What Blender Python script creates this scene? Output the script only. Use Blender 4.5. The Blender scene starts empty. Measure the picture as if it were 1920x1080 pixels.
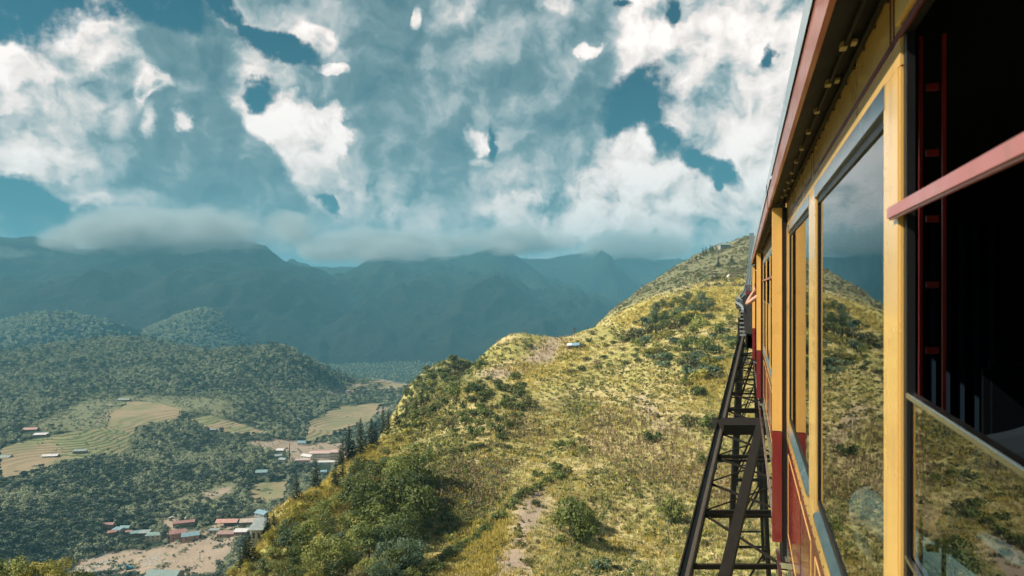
import bpy, bmesh, math, random, time
import numpy as np
from mathutils import Vector, Matrix, Euler
T0 = time.time()
SC = bpy.context.scene
C = SC.collection
R = math.radians
random.seed(7)
rng = np.random.default_rng(7)

# ------------------------------------------------------------------ camera
F = 1280.0                                   # focal length in photo pixels (24 mm on a 36 mm sensor)
cam_d = bpy.data.cameras.new('camera')
cam_d.lens = 24.0
cam_d.sensor_width = 36.0
cam_d.clip_start = 0.05
cam_d.clip_end = 40000.0
cam_d.dof.use_dof = True
cam_d.dof.focus_distance = 60.0
cam_d.dof.aperture_fstop = 7.0
cam = bpy.data.objects.new('camera', cam_d)
C.objects.link(cam)
cam.location = (0, 0, 0)
cam.rotation_euler = (R(90), 0, 0)
SC.camera = cam

# ------------------------------------------------------------------ light
SUN_AZ, SUN_EL = R(-93), R(41)               # azimuth from +Y, negative = to the left
SUN_DIR = Vector((math.sin(SUN_AZ)*math.cos(SUN_EL), math.cos(SUN_AZ)*math.cos(SUN_EL), math.sin(SUN_EL)))
sun_d = bpy.data.lights.new('sun', 'SUN')
sun_d.energy = 5.0
sun_d.angle = R(0.55)
sun_d.color = (1.0, 0.93, 0.80)
sun = bpy.data.objects.new('sun', sun_d)
C.objects.link(sun)
sun.rotation_euler = SUN_DIR.to_track_quat('Z', 'Y').to_euler()

SC.view_settings.view_transform = 'Standard'
SC.view_settings.look = 'None'
SC.view_settings.exposure = 0.88
SC.view_settings.gamma = 1.0
SC.view_settings.use_curve_mapping = False
cy = SC.cycles
cy.use_adaptive_sampling = True
cy.adaptive_threshold = 0.03
cy.adaptive_min_samples = 16
cy.max_bounces = 6
cy.diffuse_bounces = 2
cy.glossy_bounces = 3
cy.transmission_bounces = 4
cy.transparent_max_bounces = 8
cy.volume_bounces = 0
cy.caustics_reflective = False
cy.caustics_refractive = False
cy.use_denoising = True

# ------------------------------------------------------------------ node helper
class G:
    """tiny helper: builds math node graphs from expressions"""
    def __init__(s, nt): s.nt = nt; s.n = nt.nodes; s.l = nt.links
    def new(s, t, **k):
        n = s.n.new(t)
        for a, v in k.items(): setattr(n, a, v)
        return n
    def put(s, sock, v):
        if isinstance(v, E): s.l.new(v.o, sock)
        elif isinstance(v, bpy.types.NodeSocket): s.l.new(v, sock)
        elif v is not None: sock.default_value = v
    def m(s, op, a, b=None, c=None, clamp=False):
        n = s.new('ShaderNodeMath', operation=op, use_clamp=clamp)
        s.put(n.inputs[0], a)
        if b is not None: s.put(n.inputs[1], b)
        if c is not None: s.put(n.inputs[2], c)
        return E(s, n.outputs[0])
    def v(s, op, a, b=None, c=None, out=0):
        n = s.new('ShaderNodeVectorMath', operation=op)
        s.put(n.inputs[0], a)
        if b is not None: s.put(n.inputs['Scale'] if op == 'SCALE' else n.inputs[1], b)
        if c is not None: s.put(n.inputs[2], c)
        return E(s, n.outputs[out])
    def xyz(s, x, y, z):
        n = s.new('ShaderNodeCombineXYZ')
        for i, q in enumerate((x, y, z)): s.put(n.inputs[i], q)
        return E(s, n.outputs[0])
    def sep(s, v):
        n = s.new('ShaderNodeSeparateXYZ'); s.put(n.inputs[0], v)
        return [E(s, o) for o in n.outputs]
    def noise(s, vec, scale, detail=4, rough=.5, out='Fac', dist=0, lac=2.0, dim='3D'):
        n = s.new('ShaderNodeTexNoise', noise_dimensions=dim); s.put(n.inputs['Vector'], vec)
        n.inputs['Scale'].default_value = scale; n.inputs['Detail'].default_value = detail
        n.inputs['Roughness'].default_value = rough; n.inputs['Distortion'].default_value = dist
        n.inputs['Lacunarity'].default_value = lac
        return E(s, n.outputs[out])
    def voro(s, vec, scale, detail=0, rough=.5, out='Distance', feature='F1', smooth=None, rand=1.0, dim='3D'):
        n = s.new('ShaderNodeTexVoronoi', feature=feature, voronoi_dimensions=dim); s.put(n.inputs['Vector'], vec)
        n.inputs['Scale'].default_value = scale
        n.inputs['Detail'].default_value = detail; n.inputs['Roughness'].default_value = rough
        n.inputs['Randomness'].default_value = rand
        if smooth is not None and feature == 'SMOOTH_F1': n.inputs['Smoothness'].default_value = smooth
        return E(s, n.outputs[out])
    def ss(s, x, a, b, lo=0.0, hi=1.0, kind='SMOOTHSTEP'):
        n = s.new('ShaderNodeMapRange', interpolation_type=kind)
        s.put(n.inputs['Value'], x)
        s.put(n.inputs['From Min'], a); s.put(n.inputs['From Max'], b)
        s.put(n.inputs['To Min'], lo); s.put(n.inputs['To Max'], hi)
        return E(s, n.outputs['Result'])
    def mix(s, f, a, b, blend='MIX'):
        n = s.new('ShaderNodeMix', data_type='RGBA', blend_type=blend)
        s.put(n.inputs[0], f)
        s.put(n.inputs[6], rgba(a)); s.put(n.inputs[7], rgba(b))
        return E(s, n.outputs[2])
    def ramp(s, f, stops, interp='LINEAR'):
        n = s.new('ShaderNodeValToRGB'); s.put(n.inputs[0], f)
        cr = n.color_ramp; cr.interpolation = interp
        while len(cr.elements) < len(stops): cr.elements.new(.5)
        for e, (p, c) in zip(cr.elements, stops): e.position = p; e.color = rgba(c)
        return E(s, n.outputs[0])
class E:
    def __init__(s, g, o): s.g = g; s.o = o
    def __add__(s, b): return s.g.m('ADD', s, b)
    def __radd__(s, b): return s.g.m('ADD', b, s)
    def __sub__(s, b): return s.g.m('SUBTRACT', s, b)
    def __rsub__(s, b): return s.g.m('SUBTRACT', b, s)
    def __mul__(s, b): return s.g.m('MULTIPLY', s, b)
    def __rmul__(s, b): return s.g.m('MULTIPLY', b, s)
    def __truediv__(s, b): return s.g.m('DIVIDE', s, b)
def rgba(c):
    if isinstance(c, (tuple, list)): return (c[0], c[1], c[2], 1.0)
    return c
def lin(r, g, b):
    f = lambda v: (v/255/12.92) if v/255 <= .04045 else ((v/255+.055)/1.055)**2.4
    return (f(r), f(g), f(b))

# ------------------------------------------------------------------ sky and clouds (world, node based)
world = bpy.data.worlds.new('World'); SC.world = world
world.use_nodes = True
world.cycles.sampling_method = 'NONE'
g = G(world.node_tree)
for n in list(g.n): g.n.remove(n)
sky = g.new('ShaderNodeTexSky', sky_type='NISHITA', sun_disc=False)
sky.sun_elevation = SUN_EL; sky.sun_rotation = SUN_AZ
sky.altitude = 1500; sky.air_density = 1.0; sky.dust_density = 0.6; sky.ozone_density = 1.5
D = g.v('NORMALIZE', g.new('ShaderNodeTexCoord').outputs['Generated'])
# stereographic plane of directions (centred on +Y): all cloud noise lives in it
Dx, Dy, Dz = g.sep(D)
q = g.m('MAXIMUM', Dy + 1.0, .02)
P = g.xyz(Dx/q*2.0, Dz/q*2.0, 0.0)
# rough wisps bend every cloud outline
w1 = g.v('SUBTRACT', g.noise(P, 3.4, 1, .5, out='Color', dim='2D'), (.5, .5, .5))
w2 = g.v('SUBTRACT', g.noise(P, 11.0, 6, .60, out='Color', dim='2D'), (.5, .5, .5))
UV = g.v('MULTIPLY', g.v('ADD', g.v('ADD', P, g.v('SCALE', w1, .07)), g.v('SCALE', w2, .066)), (1, 1, 0))
def uv_of(px, py):
    d = Vector((px-960, F, 540-py)).normalized()
    return 2*d.x/(1+d.y), 2*d.z/(1+d.y), 2/(1+d.y)*d.y/F
def blob(px, py, rx, ry, rot=0, soft=.35):
    """soft ellipse on the celestial sphere, 1 inside and 0 outside"""
    u, v, k = uv_of(px, py)
    n = g.new('ShaderNodeMapping', vector_type='TEXTURE')
    g.put(n.inputs['Vector'], UV)
    n.inputs['Location'].default_value = (u, v, 0)
    n.inputs['Rotation'].default_value = (0, 0, R(-rot))
    n.inputs['Scale'].default_value = (rx*k, ry*k, 1)
    d = g.v('LENGTH', E(g, n.outputs[0]), out=1)
    return g.ss(d, 1+soft, 1-soft)
def union(bl):
    o = None
    for b in bl:
        m = blob(*b); o = m if o is None else g.m('MAXIMUM', o, m)
    return o
# puffy relief: a cellular height field compared with itself a little nearer the sun
def puff(vec):
    return g.voro(vec, 7.5, 4.0, .58, dim='2D')*-1.0
Dp = g.v('ADD', P, g.v('SCALE', w2, .06))
relief = puff(Dp) - puff(g.v('ADD', Dp, (-.016, .020, 0)))
soft_n = g.noise(P, 6.0, 6, .58, dim='2D')
fine_n = g.noise(P, 30, 5, .62, dim='2D')
# tone of the cloud: painted back to front by where each mass of cloud stands in the sky
T = g.ss(g.noise(P, 2.2, 3, .5, dim='2D'), .3, .7, .34, .60)
tones = [
 # x, y, rx, ry, rotation, tone, edge softness
 (1250, 120, 330, 230, 0, .80, .6), (1200, 400, 330, 90, 0, .84, .4), (60, 160, 220, 230, 0, .78, .6),
 (60, 110, 95, 110, 0, .93, .5), (30, 260, 110, 80, 0, .80, .6), (180, 90, 150, 40, 40, .97, .3),
 (180, 230, 80, 60, 30, .62, .6), (400, 440, 420, 42, 0, .50, .6),
 (130, 120, 40, 30, 20, .55, .7), (215, 300, 80, 26, 40, .36, .8), (40, 310, 120, 40, 0, .72, .7),
 (600, 110, 150, 60, 10, .60, .5), (660, 40, 150, 45, 0, .56, .6), (570, 160, 110, 25, 8, .62, .5),
 (760, 330, 190, 120, 25, .52, .6), (850, 170, 250, 260, 0, .33, .5), (1010, 120, 140, 190, 0, .40, .4),
 (720, 100, 60, 160, 0, .26, .6), (820, 350, 120, 120, 30, .36, .6), (1010, 270, 95, 95, 0, .42, .5),
 (545, 240, 118, 42, 8, 1.0, .16), (572, 300, 62, 56, 40, 1.0, .2), (600, 350, 40, 44, 45, .96, .3), (640, 250, 26, 46, 0, .97, .2),
 (720, 400, 130, 60, 30, .58, .7),
 (370, 120, 74, 96, 0, .30, .22), (330, 210, 90, 90, 0, .33, .5),
 (430, 315, 150, 88, 44, .27, .14), (560, 430, 130, 50, 30, .34, .4), (330, 350, 140, 90, 20, .38, .6),
 (350, 320, 110, 60, 40, .30, .6),
 (302, 172, 36, 27, 0, 1.0, .25), (278, 195, 20, 18, 0, .8, .5), (300, 240, 15, 22, 0, .72, .6), (369, 245, 13, 14, 0, .82, .5),
 (155, 190, 60, 40, 20, .66, .6), (175, 362, 34, 14, 10, .80, .5), (110, 425, 55, 15, -8, .66, .5), (190, 410, 60, 40, 0, .55, .6),
 (465, 76, 26, 16, 0, .92, .3), (578, 85, 34, 28, 0, .97, .3), (612, 146, 36, 12, 8, 1.0, .25), (475, 190, 24, 8, 12, .95, .4),
 (905, 262, 30, 22, 0, .96, .3), (915, 300, 22, 12, 0, .80, .5), (1078, 100, 20, 9, -15, .95, .4),
 (1005, 8, 36, 15, 0, .80, .5), (760, 12, 12, 22, 10, .92, .4), (560, -10, 110, 40, 0, .5, .6), (860, 15, 60, 25, 0, .62, .8),
 (1195, 60, 56, 62, 0, .95, .3), (1380, 90, 90, 90, 0, .86, .5), (1350, 200, 80, 40, 15, .72, .6),
 (1195, 262, 70, 40, 0, .93, .2), (1270, 325, 90, 60, 30, .93, .2), (1060, 380, 140, 55, 0, .88, .4), (1340, 390, 90, 60, 0, .9, .3),
 (1430, 330, 60, 90, 0, .92, .2), (1180, 440, 140, 22, 0, .86, .6),
 (1035, 330, 55, 34, -10, .46, .5), (915, 340, 42, 36, 0, .40, .4), (1360, 440, 80, 26, 0, .60, .7), (1240, 480, 160, 26, 0, .50, .8), (900, 465, 300, 20, 0, .46, .8),
]
for i, t in enumerate(tones):
    if i % 6 == 5: UV = g.v('MULTIPLY_ADD', T, (1e-8, 0, 0), UV)     # keeps the blobs in evaluation order (stack room)
    T = g.mix(blob(*t[:5], soft=t[6]), T, (t[5],)*3)
UV = g.v('MULTIPLY_ADD', T, (1e-8, 0, 0), UV)
holes = union([(310, 12, 126, 52, 8, 0.60), (75, 45, 25, 19, 30, 0.80), (520, 108, 81, 29, 22, 0.60), (438, 30, 21, 44, -10, 0.70), (492, 186, 29, 21, 0, 0.90),
    (1195, 172, 88, 56, -8, 0.60), (1150, 215, 52, 31, 20, 0.70), (1250, 235, 57, 29, 40, 0.70), (1325, 288, 88, 27, 38, 0.65), (1256, 14, 17, 31, 0, 0.70), (1144, 4, 23, 10, 0, 0.80),
    (942, 262, 11, 31, 0, 1.00), (612, 388, 21, 11, 25, 1.00), (1366, 332, 13, 23, 0, 0.70), (45, 392, 123, 37, 6, 0.65), (30, 440, 63, 42, 0, 0.80),
    (1428, 118, 10, 21, 0, 1.00)])
# beyond the view the same broken cloud goes on, with its own gaps
away = g.ss(g.noise(P, 2.6, 6, .55, dim='2D'), .52, .60)
outside = g.ss(g.v('LENGTH', g.v('MULTIPLY', P, (1, 1.45, 0)), out=1), .68, .82)
holes = g.m('MAXIMUM', holes, outside*away)
hn = holes + ((soft_n - .5)*.75 + (fine_n - .5)*.85)*g.ss(holes, .0, .3)
alpha = 1.0 - g.ss(hn, .30, .88)
# thin rims: cloud is brighter where it thins out against the gaps
Tv = (T + (soft_n - .5)*g.ss(T, .25, .8, .30, .62) + (fine_n - .5)*g.ss(T, .3, .8, .04, .16) + relief*g.ss(T, .3, .95, .40, 1.05))*.80 + .045
col = g.ramp(Tv, [(0.0, lin(58, 100, 114)), (.16, lin(84, 117, 127)), (.30, lin(112, 138, 145)), (.42, lin(158, 172, 175)), (.56, lin(204, 203, 201)), (.74, lin(250, 236, 229)), (1.0, lin(275, 262, 255))])
blue = g.mix(1.0, sky.outputs[0], (.010, .040, .037), 'MULTIPLY')
blue = g.mix(g.ss(Dz, .02, .24), lin(34, 98, 122), blue)
# the low air is thick with haze
low = g.ss(Dz, -.04, .05)
col = g.mix(low, lin(96, 130, 140), col)
fin = g.mix(alpha, blue, col)
# below the horizon: dim ground colour, never in view
fin = g.mix(g.ss(Dz, -.12, -.02), (.05, .07, .05), fin)
bg = g.new('ShaderNodeBackground'); g.put(bg.inputs[0], fin); bg.inputs[1].default_value = .60
wo = g.new('ShaderNodeOutputWorld'); g.l.new(bg.outputs[0], wo.inputs[0])

# ------------------------------------------------------------------ numpy helpers
_tab = rng.random((256, 256)).astype(np.float32)*2-1
def vnoise(x, y):
    xi = np.floor(x).astype(np.int64); yi = np.floor(y).astype(np.int64)
    fx = x-xi; fy = y-yi
    fx = fx*fx*fx*(fx*(fx*6-15)+10); fy = fy*fy*fy*(fy*(fy*6-15)+10)
    a = _tab[xi & 255, yi & 255]; b = _tab[(xi+1) & 255, yi & 255]
    c = _tab[xi & 255, (yi+1) & 255]; d = _tab[(xi+1) & 255, (yi+1) & 255]
    return (a*(1-fx)+b*fx)*(1-fy)+(c*(1-fx)+d*fx)*fy
def fbm(x, y, oct=5, gain=.5, ridged=False):
    x = np.asarray(x, dtype=np.float64); y = np.asarray(y, dtype=np.float64)
    s = 0; a = 1.0; t = 0
    for o in range(oct):
        n = vnoise(x+17.3*o, y-9.1*o)
        if ridged: n = 1-2*np.abs(n)
        s = s+a*n; t += a; a *= gain
        x, y = (x*.8-y*.6)*2.03, (x*.6+y*.8)*2.03
    return s/t
def sstep(x, a, b):
    t = np.clip((x-a)/(b-a), 0, 1); return t*t*(3-2*t)
def in_poly(px, py, poly):
    px = np.asarray(px, float); py = np.asarray(py, float)
    ins = np.zeros(px.shape, bool); n = len(poly)
    for i in range(n):
        x1, y1 = poly[i]; x2, y2 = poly[(i+1) % n]
        c = ((y1 > py) != (y2 > py)) & (px < (x2-x1)*(py-y1)/((y2-y1) if y2 != y1 else 1e-9)+x1)
        ins ^= c
    return ins
def poly_dist(px, py, pts):
    """distance in photo pixels to an open polyline"""
    d = np.full(np.shape(px), 1e9)
    for (x1, y1), (x2, y2) in zip(pts[:-1], pts[1:]):
        vx, vy = x2-x1, y2-y1
        t = np.clip(((px-x1)*vx+(py-y1)*vy)/(vx*vx+vy*vy), 0, 1)
        d = np.minimum(d, np.hypot(px-x1-t*vx, py-y1-t*vy))
    return d
def W(px, py, Y): return np.array([(px-960)/F*Y, Y, (540-py)/F*Y])

class Surf:
    """smooth surface through surveyed spot heights (multiquadric)"""
    def __init__(s, pts, c):
        s.p = np.array(pts, float); s.c = c
        d = np.hypot(s.p[:, None, 0]-s.p[None, :, 0], s.p[:, None, 1]-s.p[None, :, 1])
        n = len(s.p)
        A = np.zeros((n+1, n+1)); A[:n, :n] = -np.sqrt(d*d+c*c)-np.eye(n)*1.5; A[n, :n] = 1; A[:n, n] = 1
        b = np.zeros(n+1); b[:n] = s.p[:, 2]
        s.w = np.linalg.solve(A, b)
    def __call__(s, x, y):
        o = np.full(np.shape(x), s.w[-1])
        for (a, b, _), w in zip(s.p, s.w[:-1]):
            o = o-w*np.sqrt((x-a)**2+(y-b)**2+s.c*s.c)
        return o

near_pts = [W(*q) for q in [
  (800,1080,100),(960,1080,100),(1130,1080,101),(1300,1080,102),(1500,1080,98),(1700,1080,92),(1900,1080,86),
  (860,1000,126),(1000,1000,124),(1150,1000,124),(1300,1000,126),(1500,1000,126),(1700,1000,122),
  (880,900,168),(1000,900,165),(1150,900,162),(1350,900,166),(1550,900,170),
  (880,830,205),(1000,820,212),(1150,800,218),(1350,800,205),(1500,800,210),
  (860,760,255),(960,740,270),(1150,720,285),(1350,700,265),
  (900,712,322),(960,702,330),(1000,692,340),(1050,668,370),(1100,660,372),
  (1200,650,350),(1300,640,330),(1380,640,320),(1110,618,425),(1180,610,420),(1300,600,390),(1380,590,400),
  (1170,584,490),(1250,556,530),(1320,545,560),(1380,548,560),(1330,526,640),(1390,522,660),
  (1290,530,760),(1350,505,800),(1400,492,820),(1210,555,830),(1255,512,940),(1300,490,960),(1335,470,1010),(1400,452,1020),(1450,455,1020),
  (930,645,405),(970,630,410),(1035,632,410),(1000,662,380),(945,680,362),(830,684,445),(880,672,440),
  (620,1080,104),(500,1080,108),(700,1000,128),(600,1010,130),(760,930,158),(650,950,160),(740,870,200),(800,800,250),
]]
# the left rim of the hill, where trees stand a few metres above the ground
rim = [(380,1095,110,4),(470,1025,134,4),(540,945,165,4),(590,900,185,4),(640,858,215,4),(690,825,240,3),(740,798,262,3),(800,738,310,1),(850,718,328,.5)]
for px, py, Y, dz in rim:
    p = W(px, py, Y); p[2] -= dz; near_pts.append(p)
    near_pts.append(p+np.array([-24, 26, -30])); near_pts.append(p+np.array([-70, 75, -105]))
for px, py, Y in [(815,700,445),(880,672,448),(925,652,410),(970,630,416),(1040,632,416),(1100,622,432),(1165,588,495),(1230,568,545)]:
    p = W(px, py, Y); near_pts.append(p+np.array([-20, 32, -26])); near_pts.append(p+np.array([-60, 90, -95]))
for px, py, Y in [(1200,560,850),(1250,512,950),(1330,468,1020)]:
    p = W(px, py, Y); near_pts.append(p+np.array([-70, 50, -60])); near_pts.append(p+np.array([-180, 120, -190]))
near_pts += [np.array(q, float) for q in [(-900,300,-420),(-500,60,-380),(-700,900,-420),(-250,1200,-300),(100,1500,-150),(-110,60,-95),(-140,-40,-90),(60,-60,-45),
  (300,-50,-20),(300,200,-10),(450,500,10),(700,900,40),(600,1400,20),(0,0,-40),(0,50,-41),(30,45,-40),(60,40,-38),(500,1100,70),(900,300,0),(-60,30,-60),(-300,-300,-200)]]
H1 = Surf(near_pts, 12.0)
valley_pts = [W(*q) for q in [
  (400,1000,620),(250,1070,545),(340,985,640),(300,1030,590),(100,1070,560),(0,1030,560),(100,950,660),(0,900,720),(300,900,760),(200,870,800),
  (500,910,760),(470,870,820),(600,850,930),(520,830,980),(560,800,1080),(150,820,880),(50,870,790),(20,810,900),(250,780,1040),(300,760,1120),(400,760,1130),(450,800,1040),
  (350,850,900),(430,840,930),(380,915,740),(400,700,1400),(300,690,1400),(150,700,1400),(0,760,1150),(0,700,1400),(80,740,1200),
  (230,632,1750),(300,640,1720),(350,650,1690),(140,645,1740),(0,672,1700),(450,655,1600),(530,652,1560),(575,690,1480),(600,725,1420),(560,760,1250),(590,800,1150),
  (640,790,1200),(620,770,1260),(700,760,1300),(640,738,1480),(700,714,1540),(735,726,1500),(775,722,1500),(850,740,1500),(900,760,1400),
  (-200,1000,560),(-200,850,800),(-200,700,1400),(700,900,800),(640,960,640),(1000,800,1200),(1200,700,1500),
]]
for px, py, Y in [(230,632,1750),(350,650,1690),(0,672,1700),(450,655,1600),(530,652,1560),(700,714,1540),(780,722,1520),(-150,690,1700)]:
    p = W(px, py, Y); near = np.array([-20, 130, -55]); valley_pts += [p+near, p+near*2.6]
valley_pts += [np.array(q, float) for q in [(-1500,2600,-330),(0,2600,-330),(1500,2600,-300),(1500,600,-200),(-1500,600,-220),(-600,-500,-250),(800,-600,-120),(0,0,-260),(3000,3000,-300),(-3000,3000,-300),(-2500,0,-250),(0,-2500,-200)]]
H2 = Surf(valley_pts, 30.0)
def smax(a, b, k):
    h = np.clip(.5+.5*(a-b)/k, 0, 1); return b*(1-h)+a*h+k*h*(1-h)
def height(x, y, detail=True):
    x = np.asarray(x, float); y = np.asarray(y, float)
    a = H1(x, y); b = H2(x, y); c = np.full(np.shape(x), -455.0)
    far_ = np.hypot(x, y); a = a-np.maximum(far_-1250, 0)*.9-sstep(-x/np.maximum(far_, 1), .30, .6)*np.maximum(far_-330, 0)*.8
    if detail:
        r = np.hypot(x, y)
        a = a+fbm(x/34, y/34, 4)*1.6+fbm(x/5, y/5, 3)*.32
        a = a+sstep(r, 600, 900)*fbm(x/60+4, y/60, 4, .55, True)*7
        b = b+fbm(x/150, y/150, 4, .5)*7*sstep(r, 500, 900)+fbm(x/22, y/22, 3)*1.2
        c = c+fbm(x/260, y/260, 5, .5, True)*26
    return smax(smax(a, b, 6.0), c, 10.0), (a > b)

# ------------------------------------------------------------------ terrain mesh: rings around the viewpoint, finer in front
az = np.concatenate([np.arange(-180, -50, 4.0), np.linspace(-50, 44, 700), np.arange(48, 180, 4.0)])
rr = np.concatenate([np.linspace(4, 60, 24, endpoint=False), np.geomspace(60, 460, 300, endpoint=False), np.geomspace(460, 1150, 260, endpoint=False),
                     np.geomspace(1150, 3300, 200, endpoint=False), np.geomspace(3300, 4600, 14)])
AZ, RR = np.meshgrid(np.radians(az), rr, indexing='ij')
GX = RR*np.sin(AZ); GY = RR*np.cos(AZ)
GZ, GNEAR = height(GX, GY)
yy = np.maximum(GY, 1e-3)
PX = 960+F*GX/yy; PY = 540-F*GZ/yy
PX[GY < 2] = -9999
slope = GZ/RR
vis = slope >= np.maximum.accumulate(slope, axis=1)-1e-3
vis &= (GY > 2)

def pick(px, py, near=None, after=0.0):
    """the point of the ground that a photo pixel looks at (beyond distance `after`)"""
    a = math.atan((px-960)/F)
    i = int(np.argmin(np.abs(az-math.degrees(a))))
    s = (540-py)/math.hypot(px-960, F)
    col = slope[i]
    ok = np.where((col >= s) & (rr > max(after, 20)))[0]
    if len(ok) == 0: return None
    k = ok[0]
    r = rr[k]
    if k > 0 and rr[k-1] > after and col[k-1] < s:
        f = (s-col[k-1])/(col[k]-col[k-1]+1e-12); r = rr[k-1]+f*(rr[k]-rr[k-1])
    x, y = r*math.sin(a), r*math.cos(a)
    return Vector((x, y, float(height(x, y)[0])))
def ground(x, y): return float(height(x, y)[0])

# ------------------------------------------------------------------ what grows or lies where (real ground cover, drawn on the slope)
DIRT = [[(925,1085),(935,1030),(965,1015),(995,1040),(1000,1085)],[(1190,735),(1215,740),(1245,800),(1235,815),(1205,770)],[(1225,798),(1290,800),(1320,808),(1290,812),(1235,812)],
        [(950,1010),(980,930),(1030,900),(1020,960),(990,1020)],[(880,700),(960,690),(1000,700),(930,712)],[(985,672),(1040,630),(1058,640),(1040,672),(1000,690)]]
YELLOW = [[(600,860),(700,800),(720,850),(700,960),(600,960),(540,960)],[(1100,600),(1200,575),(1390,520),(1400,560),(1330,600),(1180,610)],[(940,700),(1060,655),(1120,665),(1060,700),(960,720)],
          [(830,1080),(900,1000),(960,980),(950,1080)],[(1290,700),(1390,640),(1400,720),(1300,760)],[(480,1000),(560,930),(560,970),(500,1030)]]
GREEN = [[(745,805),(790,730),(840,665),(915,650),(908,700),(860,735),(800,805)],[(790,880),(850,860),(960,890),(950,940),(850,1010),(800,990)],[(780,830),(860,815),(880,840),(800,860)],[(1060,740),(1100,750),(1110,780),(1050,770)]]
FIELDS = [  # terraced fields in the valley
  [(0,900),(0,842),(60,822),(200,800),(205,775),(240,752),(300,756),(345,768),(330,790),(255,800),(240,850),(150,862),(60,880)],
  [(345,785),(400,780),(470,800),(500,812),(440,818),(380,800)],
  [(575,830),(580,790),(640,762),(720,755),(690,790),(620,815)],
  [(470,905),(540,903),(530,940),(465,945)]]
GREYHILL = [[(1100,620),(1160,582),(1240,548),(1320,530),(1400,522),(1500,520),(1500,380),(1300,420),(1100,540)]]
MEADOW = [[(60,800),(130,762),(170,745),(240,752),(230,775),(200,800),(100,812)],[(290,945),(440,895),(450,925),(420,940),(320,965)],[(180,740),(420,745),(470,790),(340,770),(260,752)],
          [(330,945),(360,930),(440,893),(430,930),(330,950)],[(390,985),(480,975),(480,1000),(400,1000)],[(-200,900),(0,850),(60,880),(-50,920)]]
BARE = [[(170,1085),(215,1045),(310,1025),(330,1000),(385,990),(430,975),(470,985),(440,1010),(430,1040),(400,1085)],[(100,1085),(150,1050),(220,1035),(260,1050),(200,1085)],[(455,830),(520,822),(575,832),(640,830),(660,870),(560,868),(540,850),(470,838)],[(290,970),(335,968),(330,1000),(305,998)],
        [(130,1085),(200,1050),(300,1030),(330,1010),(385,1000),(415,985),(440,990),(400,1030),(370,1060),(330,1085)],[(160,1060),(190,1035),(260,1030),(300,1040),(240,1085),(150,1085)],
        [(410,985),(480,965),(510,985),(420,1000)],[(540,855),(600,848),(640,860),(560,866)],[(375,925),(440,910),(425,925),(385,935)],[(610,735),(660,722),(715,712),(770,722),(740,732),(700,724),(640,742)],[(575,832),(650,770),(740,762),(660,800),(600,825)]]
PATHS = [([(208,757),(205,775),(190,785),(180,795)],1.6),([(525,885),(542,868),(545,850),(540,830)],2.0)]
def zone(polys, px, py):
    m = np.zeros(np.shape(px), bool)
    for p in polys: m |= in_poly(px, py, p)
    return m
nx = fbm(GX/9, GY/9, 4); nx2 = fbm(GX/9+50, GY/9, 4)
jpx = PX+nx*10; jpy = PY+nx2*7
isnear = (RR < 1300) & GNEAR
def blur(m, k=2, n=2):
    m = m.astype(float)
    for _ in range(n):
        for ax in (0, 1):
            m = sum(np.roll(m, o, ax) for o in range(-k, k+1))/(2*k+1)
    return m
m_dirt = np.maximum(blur(zone(DIRT, jpx, jpy) & isnear, 3), blur(zone(BARE, PX+nx*6, PY+nx2*4) & ~GNEAR, 1, 1)*.95)
for pts, w in PATHS: m_dirt = np.maximum(m_dirt, (poly_dist(PX, PY, pts) < w) & ~GNEAR)
m_yel = blur(zone(YELLOW, PX+nx*34, PY+nx2*26) & isnear, 6)
m_grn = blur(zone(GREEN, PX+nx*34, PY+nx2*26) & isnear, 6)
m_grey = blur(zone(GREYHILL, PX+nx*14, PY+nx2*10) & isnear & (RR > 600), 3)
m_fld = blur(zone(FIELDS, PX+nx*7, PY+nx2*4) & ~GNEAR, 1, 1)
m_mead = blur(zone(MEADOW, PX+nx*9, PY+nx2*5) & ~GNEAR, 2, 1)
GNEARF = blur(GNEAR & (RR < 1500), 2, 1)

def mesh_grid(name, X, Y, Z, wrap=False):
    ni, nj = X.shape
    co = np.stack([X, Y, Z], -1).reshape(-1, 3).astype(np.float32)
    idx = np.arange(ni*nj).reshape(ni, nj)
    if wrap: idx = np.vstack([idx, idx[:1]])
    a = idx[:-1, :-1].ravel(); b = idx[1:, :-1].ravel(); c = idx[1:, 1:].ravel(); d = idx[:-1, 1:].ravel()
    q = np.stack([a, b, c, d], -1)
    me = bpy.data.meshes.new(name)
    me.vertices.add(len(co)); me.vertices.foreach_set('co', co.ravel())
    me.loops.add(q.size); me.loops.foreach_set('vertex_index', q.ravel().astype(np.int32))
    me.polygons.add(len(q)); me.polygons.foreach_set('loop_start', np.arange(0, q.size, 4, dtype=np.int32))
    me.polygons.foreach_set('use_smooth', np.ones(len(q), bool))
    me.update(calc_edges=True)
    return me
def put_attr(me, name, rgb):
    at = me.color_attributes.new(name, 'FLOAT_COLOR', 'POINT')
    v = np.ones((len(me.vertices), 4), np.float32); k = rgb.shape[-1]; v[:, :k] = rgb.reshape(-1, k)
    at.data.foreach_set('color', v.ravel())
def link(o): C.objects.link(o); return o
def add(name, me, m=None, parent=None, **props):
    o = bpy.data.objects.new(name, me); C.objects.link(o)
    if m is not None:
        me.materials.clear(); me.materials.append(m)
    if parent is not None: o.parent = parent
    for k, v in props.items(): o[k] = v
    return o

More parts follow.
